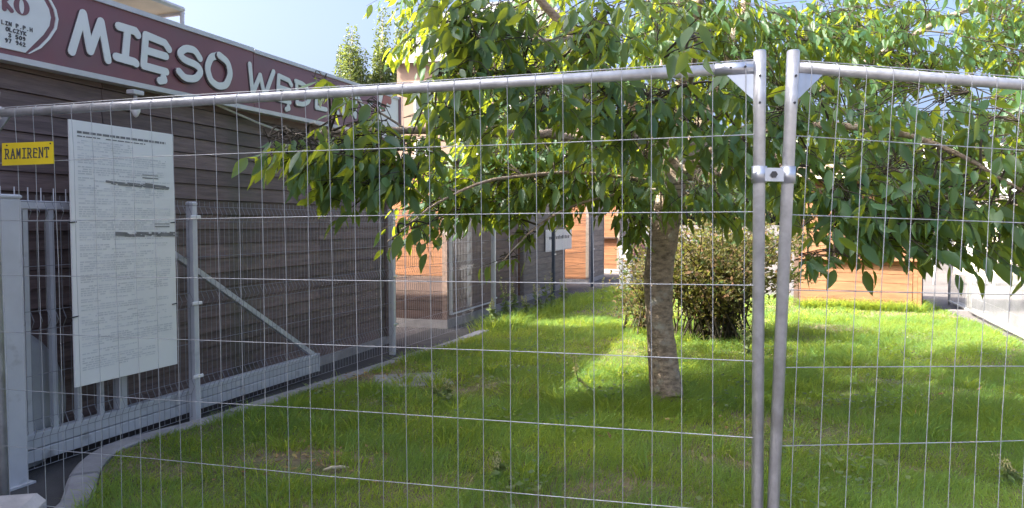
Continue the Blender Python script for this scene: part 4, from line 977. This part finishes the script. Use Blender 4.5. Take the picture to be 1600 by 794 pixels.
# ---------------------------------------------------------------- shrubs, weeds
def shrub(loc, stems, h, spread, label, n_leaf=60, leaf=.045, lean=0.0, bare=.25):
    rt = empty('shrub', tuple(loc)); tag(rt, label, 'shrub'); st = MB(); P, D, Rr, S = [], [], [], []
    for i in range(stems):
        a = random.uniform(0,2*math.pi); r_ = spread*math.sqrt(random.random()); hh = h*random.uniform(.55,1.05)*(1-.25*(r_/spread)**2)
        tip = Vector((r_*math.cos(a)+lean, r_*math.sin(a), hh)); b = Vector((random.gauss(0,.16)*max(1,spread),random.gauss(0,.14),0)); ctrl = Vector((tip.x*.35,tip.y*.35,hh*.95))
        pts = [b*(1-t)**2+ctrl*2*t*(1-t)+tip*t*t for t in np.linspace(0,1,8)]; st.tube(pts, list(np.linspace(.011,.003,8)), 4, False)
        for j in range(n_leaf):
            t = bare+(1-bare)*random.random()**.8; k = min(int(t*7),6); p = pts[k].lerp(pts[k+1],t*7-k)+Vector((random.gauss(0,.06),random.gauss(0,.06),random.gauss(0,.05)))
            P.append(tuple(p)); D.append((random.uniform(-1,1),random.uniform(-1,1),random.uniform(-1,.45))); Rr.append(random.uniform(0,6.28)); S.append(leaf*random.uniform(.6,1.3))
    st.build('stems', M['twig'], rt, True); n = len(P)
    o = leaves_mesh('foliage', np.array(P), np.array(D), np.array(Rr), np.array(S), np.clip(rng.normal(.5,.3,n),0,1), M['shrub_leaf'], SV, SF, parent=rt); o['kind'] = 'stuff'
    return rt
shrub(gnd(1118,536), 130, 1.72, 1.25, 'large arching shrub with brownish leaves right of the tree trunk', 95, .062, bare=.16)
shrub(gnd(1002,524), 30, .80, .44, 'small low shrub with yellowish leaves just left of the tree trunk', 55, .05, bare=.1)
def weed(px, py, h, label, group, style, s=1.0):
    p = gnd(px,py); p.z = .02; rt = empty('weed', tuple(p)); tag(rt, label, 'weed', group); st = MB(); P, D, Rr, S = [], [], [], []; sd_ = MB()
    for i in range(3 if style == 'clump' else 1):
        tip = Vector((random.uniform(-.08,.08),random.uniform(-.06,.06),h*random.uniform(.75,1))); b = Vector((random.gauss(0,.03),random.gauss(0,.03),0))
        pts = [b.lerp(tip,t)+Vector((.02*math.sin(t*5),0,0)) for t in np.linspace(0,1,7)]; st.tube(pts, list(np.linspace(.006,.002,7)), 4, False)
        for j in range(26 if style == 'clump' else 10):
            t = random.uniform(0,.75); k = min(int(t*6),5); q = pts[k].lerp(pts[k+1],t*6-k); P.append(tuple(q)); D.append((random.uniform(-1,1),random.uniform(-1,1),random.uniform(-.9,.3))); Rr.append(random.uniform(0,6.28)); S.append(.09*s*random.uniform(.5,1.2)*(1-t*.4))
        for j in range(60 if style == 'seed' else 24):
            t = 1-.42*random.random(); k = min(int(t*6),5); q = pts[k].lerp(pts[k+1],t*6-k)+Vector((random.gauss(0,.010),random.gauss(0,.010),0)); r_ = .006*s
            sd_.add([q+Vector((r_,0,0)),q+Vector((-r_*.5,r_,0)),q+Vector((-r_*.5,-r_,0)),q+Vector((0,0,r_*2.2))],[(0,2,1),(0,1,3),(1,2,3),(2,0,3)])
    st.build('stem', M['weed'], rt); sd_.build('seed_head', M['seed'], rt, kind='stuff')
    leaves_mesh('leaves', np.array(P), np.array(D), np.array(Rr), np.array(S), rng.random(len(P)), M['weed'], SV, SF, parent=rt)
weed(900,628,.36,'tall pale seed stalk standing in the grass left of the sunlit patch','weeds in the grass','seed')
weed(922,628,.22,'shorter pale seed stalk beside the sunlit patch of grass','weeds in the grass','seed')
weed(938,478,.62,'tall yellow seed stalk by the edge of the lawn left of the small shrub','weeds in the grass','seed',1.3)
wl = ['tall grey green weed rising beside the white topped fence post','grey green weed just right of the white topped fence post','grey green weed before the dark gap between the two booths','grey green weed left of the dark fence post under the paper notice','small grey green weed below the right end of the grey booth','low grey green weed left of the white topped fence post','low grey green weed between the white topped post and the dark gap']
for wi, (px, py, h) in enumerate(((786,505,.75),(800,498,.6),(842,494,.55),(856,488,.65),(880,480,.5),(765,512,.4),(822,500,.35))):
    weed(px, py, h, wl[wi], 'weeds along the mesh fence', 'clump', 1.2)
weed(1165,560,.42,'pale leafy weed under the right side of the large shrub','weeds in the grass','clump')
weed(690,640,.25,'leafy weed in the shaded grass below the path','weeds in the grass','clump')
weed(780,755,.16,'bright leafy weed in the near shaded grass','weeds in the grass','clump',.8)
weed(1575,765,.16,'pale flowering weed at the lower right in the grass','weeds in the grass','clump',.7)
cl_p = []
for _ in range(60):
    cx_, cy_ = rng.uniform(-2,5), rng.uniform(3,9.5)
    for _ in range(34): cl_p.append((cx_+rng.normal(0,.13), cy_+rng.normal(0,.11)))
cl_p = np.array(cl_p); cl_p = cl_p[inside(cl_p[:,0], cl_p[:,1], LP)]; k = len(cl_p)
o = leaves_mesh('clover', np.column_stack([cl_p, lawn_z(cl_p[:,0],cl_p[:,1])+rng.uniform(.04,.10,k)]), rng.normal(0,1,(k,3))*np.array([1,1,.25]), rng.uniform(-.4,.4,k), rng.uniform(.022,.048,k), rng.random(k), M['weed'], SV*np.array([1.6,1,1]), SF); tag(o, kind='stuff')
M['litter'] = leaf_mat('dry_leaf', (.22,.12,.06), (.40,.30,.13), (.4,.25,.08), .2, .7, .15)
lt = []
for gx, gy, n, sx, sy in ((540,600,150,.30,.22),(478,733,90,.28,.16),(620,585,60,.3,.2),(430,628,60,.22,.16),(1040,650,50,.5,.4),(1300,640,40,1.2,.8),(800,690,30,.8,.5)):
    c_ = gnd(gx,gy)
    for _ in range(n): lt.append((c_.x+random.gauss(0,sx), c_.y+random.gauss(0,sy)))
lt = np.array(lt); lt = lt[inside(lt[:,0],lt[:,1],LP)]; k = len(lt)
o = leaves_mesh('leaf_litter', np.column_stack([lt, lawn_z(lt[:,0],lt[:,1])+rng.uniform(.012,.05,k)]), rng.normal(0,1,(k,3))*np.array([1,1,.2]), rng.uniform(-.5,.5,k), rng.uniform(.025,.06,k), rng.random(k), M['litter'], SV, SF); tag(o, kind='stuff')
# slab, twig, dead leaf
sp = gnd(645,601); sl = MB().box(-.33,.33,-.26,.26,-.03,.052,.008).build('concrete_slab', M['kerb'], None, loc=(sp.x,sp.y,.0)); sl.rotation_euler = (0,0,.25)
tag(sl, 'flat grey concrete slab sunk in the grass near the path', 'slab')
p = gnd(524,746); o = MB().tube([(-.07,-.01,.0),(-.02,.0,.012),(.03,.004,.014),(.075,.02,.006)], [.006,.010,.010,.004], 6).build('wood_chip', M['roof_pale'], None, True, loc=(p.x,p.y,.045))
tag(o, 'pale splinter of wood on the bare patch of soil', 'splinter')
p = gnd(1378,757)
o = leaves_mesh('fallen_leaf', np.array([(0,0,0.)]), np.array([(.8,-.5,.0)]), np.array([1.6]), np.array([.085]), np.array([.6]), M['weed']); o.location = (p.x-.05,p.y,.13); tag(o, 'pale fallen leaf lying on the shaded grass at lower right', 'leaf')

# ---------------------------------------------------------------- poplars and background trees
def poplar(px, Y, h, w, label):
    x = atg(px,Y); rt = empty('poplar_tree', (x,Y,0)); tag(rt, label, 'tree', 'poplar trees behind the stall')
    MB().tube([(0,0,0),(0,0,h*.5),(0,0,h*.95)], [.28,.16,.03], 8).build('trunk', M['bark'], rt, True); P, D, S = [], [], []
    n = 19000; st = MB(); a0 = random.random()*6
    cols = [(0,0,.15,1.0)]+[(.30*w*math.cos(a0+i*.9), .30*w*math.sin(a0+i*.9), random.uniform(.10,.45), random.uniform(.62,.93)) for i in range(14)]
    for cx_, cy_, a, b in cols: st.tube([(0,0,h*a*.6),(cx_*.8,cy_*.8,h*a),(cx_,cy_,h*b)], [.06,.04,.01], 4, False)
    for i in range(n):
        cx_, cy_, a, b = cols[i%15]; t = random.random(); z = h*(a+(b-a)*t); env = .19*w*math.sin(math.pi*min(1,.2+.8*(1-t)**.7))+.04
        th = random.uniform(0,6.28); r_ = env*random.random()**.4
        P.append((cx_*(1-.35*t)+r_*math.cos(th), cy_*(1-.35*t)+r_*math.sin(th), z)); D.append((random.uniform(-1,1),random.uniform(-1,1),random.uniform(-1,.6))); S.append(random.uniform(.20,.36))
    st.build('branches', M['bark'], rt); o = leaves_mesh('crown', np.array(P), np.array(D), rng.uniform(0,6.28,n), np.array(S), rng.random(n), M['poplar_leaf'], SV, SF, parent=rt); o['kind'] = 'stuff'
poplar(553,60,17.4,3.6,'leftmost slim poplar rising behind the maroon sign'); poplar(600,62,19.4,3.9,'middle slim poplar, tallest of the three'); poplar(634,66,20.0,2.7,'rightmost slim poplar, half hidden by the cherry leaves')
def broad(px, Y, h, w, label, n=4200, leaf=.36):
    x = atg(px,Y); rt = empty('broadleaf_tree', (x,Y,0)); tag(rt, label, 'tree', 'broadleaf trees at the back'); MB().tube([(0,0,0),(.1,0,h*.35),(0,.1,h*.6)], [.3,.22,.1], 8).build('trunk', M['bark'], rt, True)
    blobs = [(random.gauss(0,.3)*w, random.gauss(0,.3)*w, h*random.uniform(.38,.85), w*random.uniform(.22,.4)) for _ in range(14)]; st = MB(); P, D, S = [], [], []
    for b in blobs: st.tube([(0,.05,h*.4),(b[0]*.5,b[1]*.5,b[2]*.85),b[:3]], [.09,.06,.02], 5, False)
    for i in range(n):
        b = blobs[i%14]; v = Vector((random.gauss(0,1),random.gauss(0,1),random.gauss(0,1))).normalized()*b[3]*random.random()**.33; P.append((b[0]+v.x,b[1]+v.y,b[2]+v.z*.8)); D.append((random.uniform(-1,1),random.uniform(-1,1),random.uniform(-1,.4))); S.append(leaf*random.uniform(.6,1.3))
    st.build('branches', M['bark'], rt); o = leaves_mesh('crown', np.array(P), np.array(D), rng.uniform(0,6.28,n), np.array(S), rng.random(n), M['far_leaf'], SV, SF, parent=rt); o['kind'] = 'stuff'
broad(880,46,9,7,'rounded tree behind the booths in the middle distance'); broad(1050,52,10,8,'broad tree straight behind the cherry trunk'); broad(1260,48,8,7,'broad tree behind the boarded shed'); broad(1420,60,8.5,8,'distant broad tree above the white tents'); broad(1640,55,9,8,'distant broad tree at the right edge')
# added house block out of view: shades fence and near grass, white for bounce
nh = empty('added_shade_house', (-4.6,2.75,0), R(180)); tag(nh, 'plain white house block added outside the frame to shade the fence', 'house')
MB().box(0,7,0,5.6,0,8.6).build('wall', M['white_paint'], nh); MB().box(-.2,7.2,-.2,5.8,8.6,8.85).build('roof', M['felt'], nh)
for i in range(1):
    for fl in range(2): w = MB().box(-.04,.03,1.2+i*3.2,2.4+i*3.2,1.6+fl*3.2,3.1+fl*3.2,.01).build('window', M['white_paint'], nh); MB().box(-.05,-.041,1.3+i*3.2,2.3+i*3.2,1.7+fl*3.2,3.0+fl*3.2).build('pane', M['glass'], w)
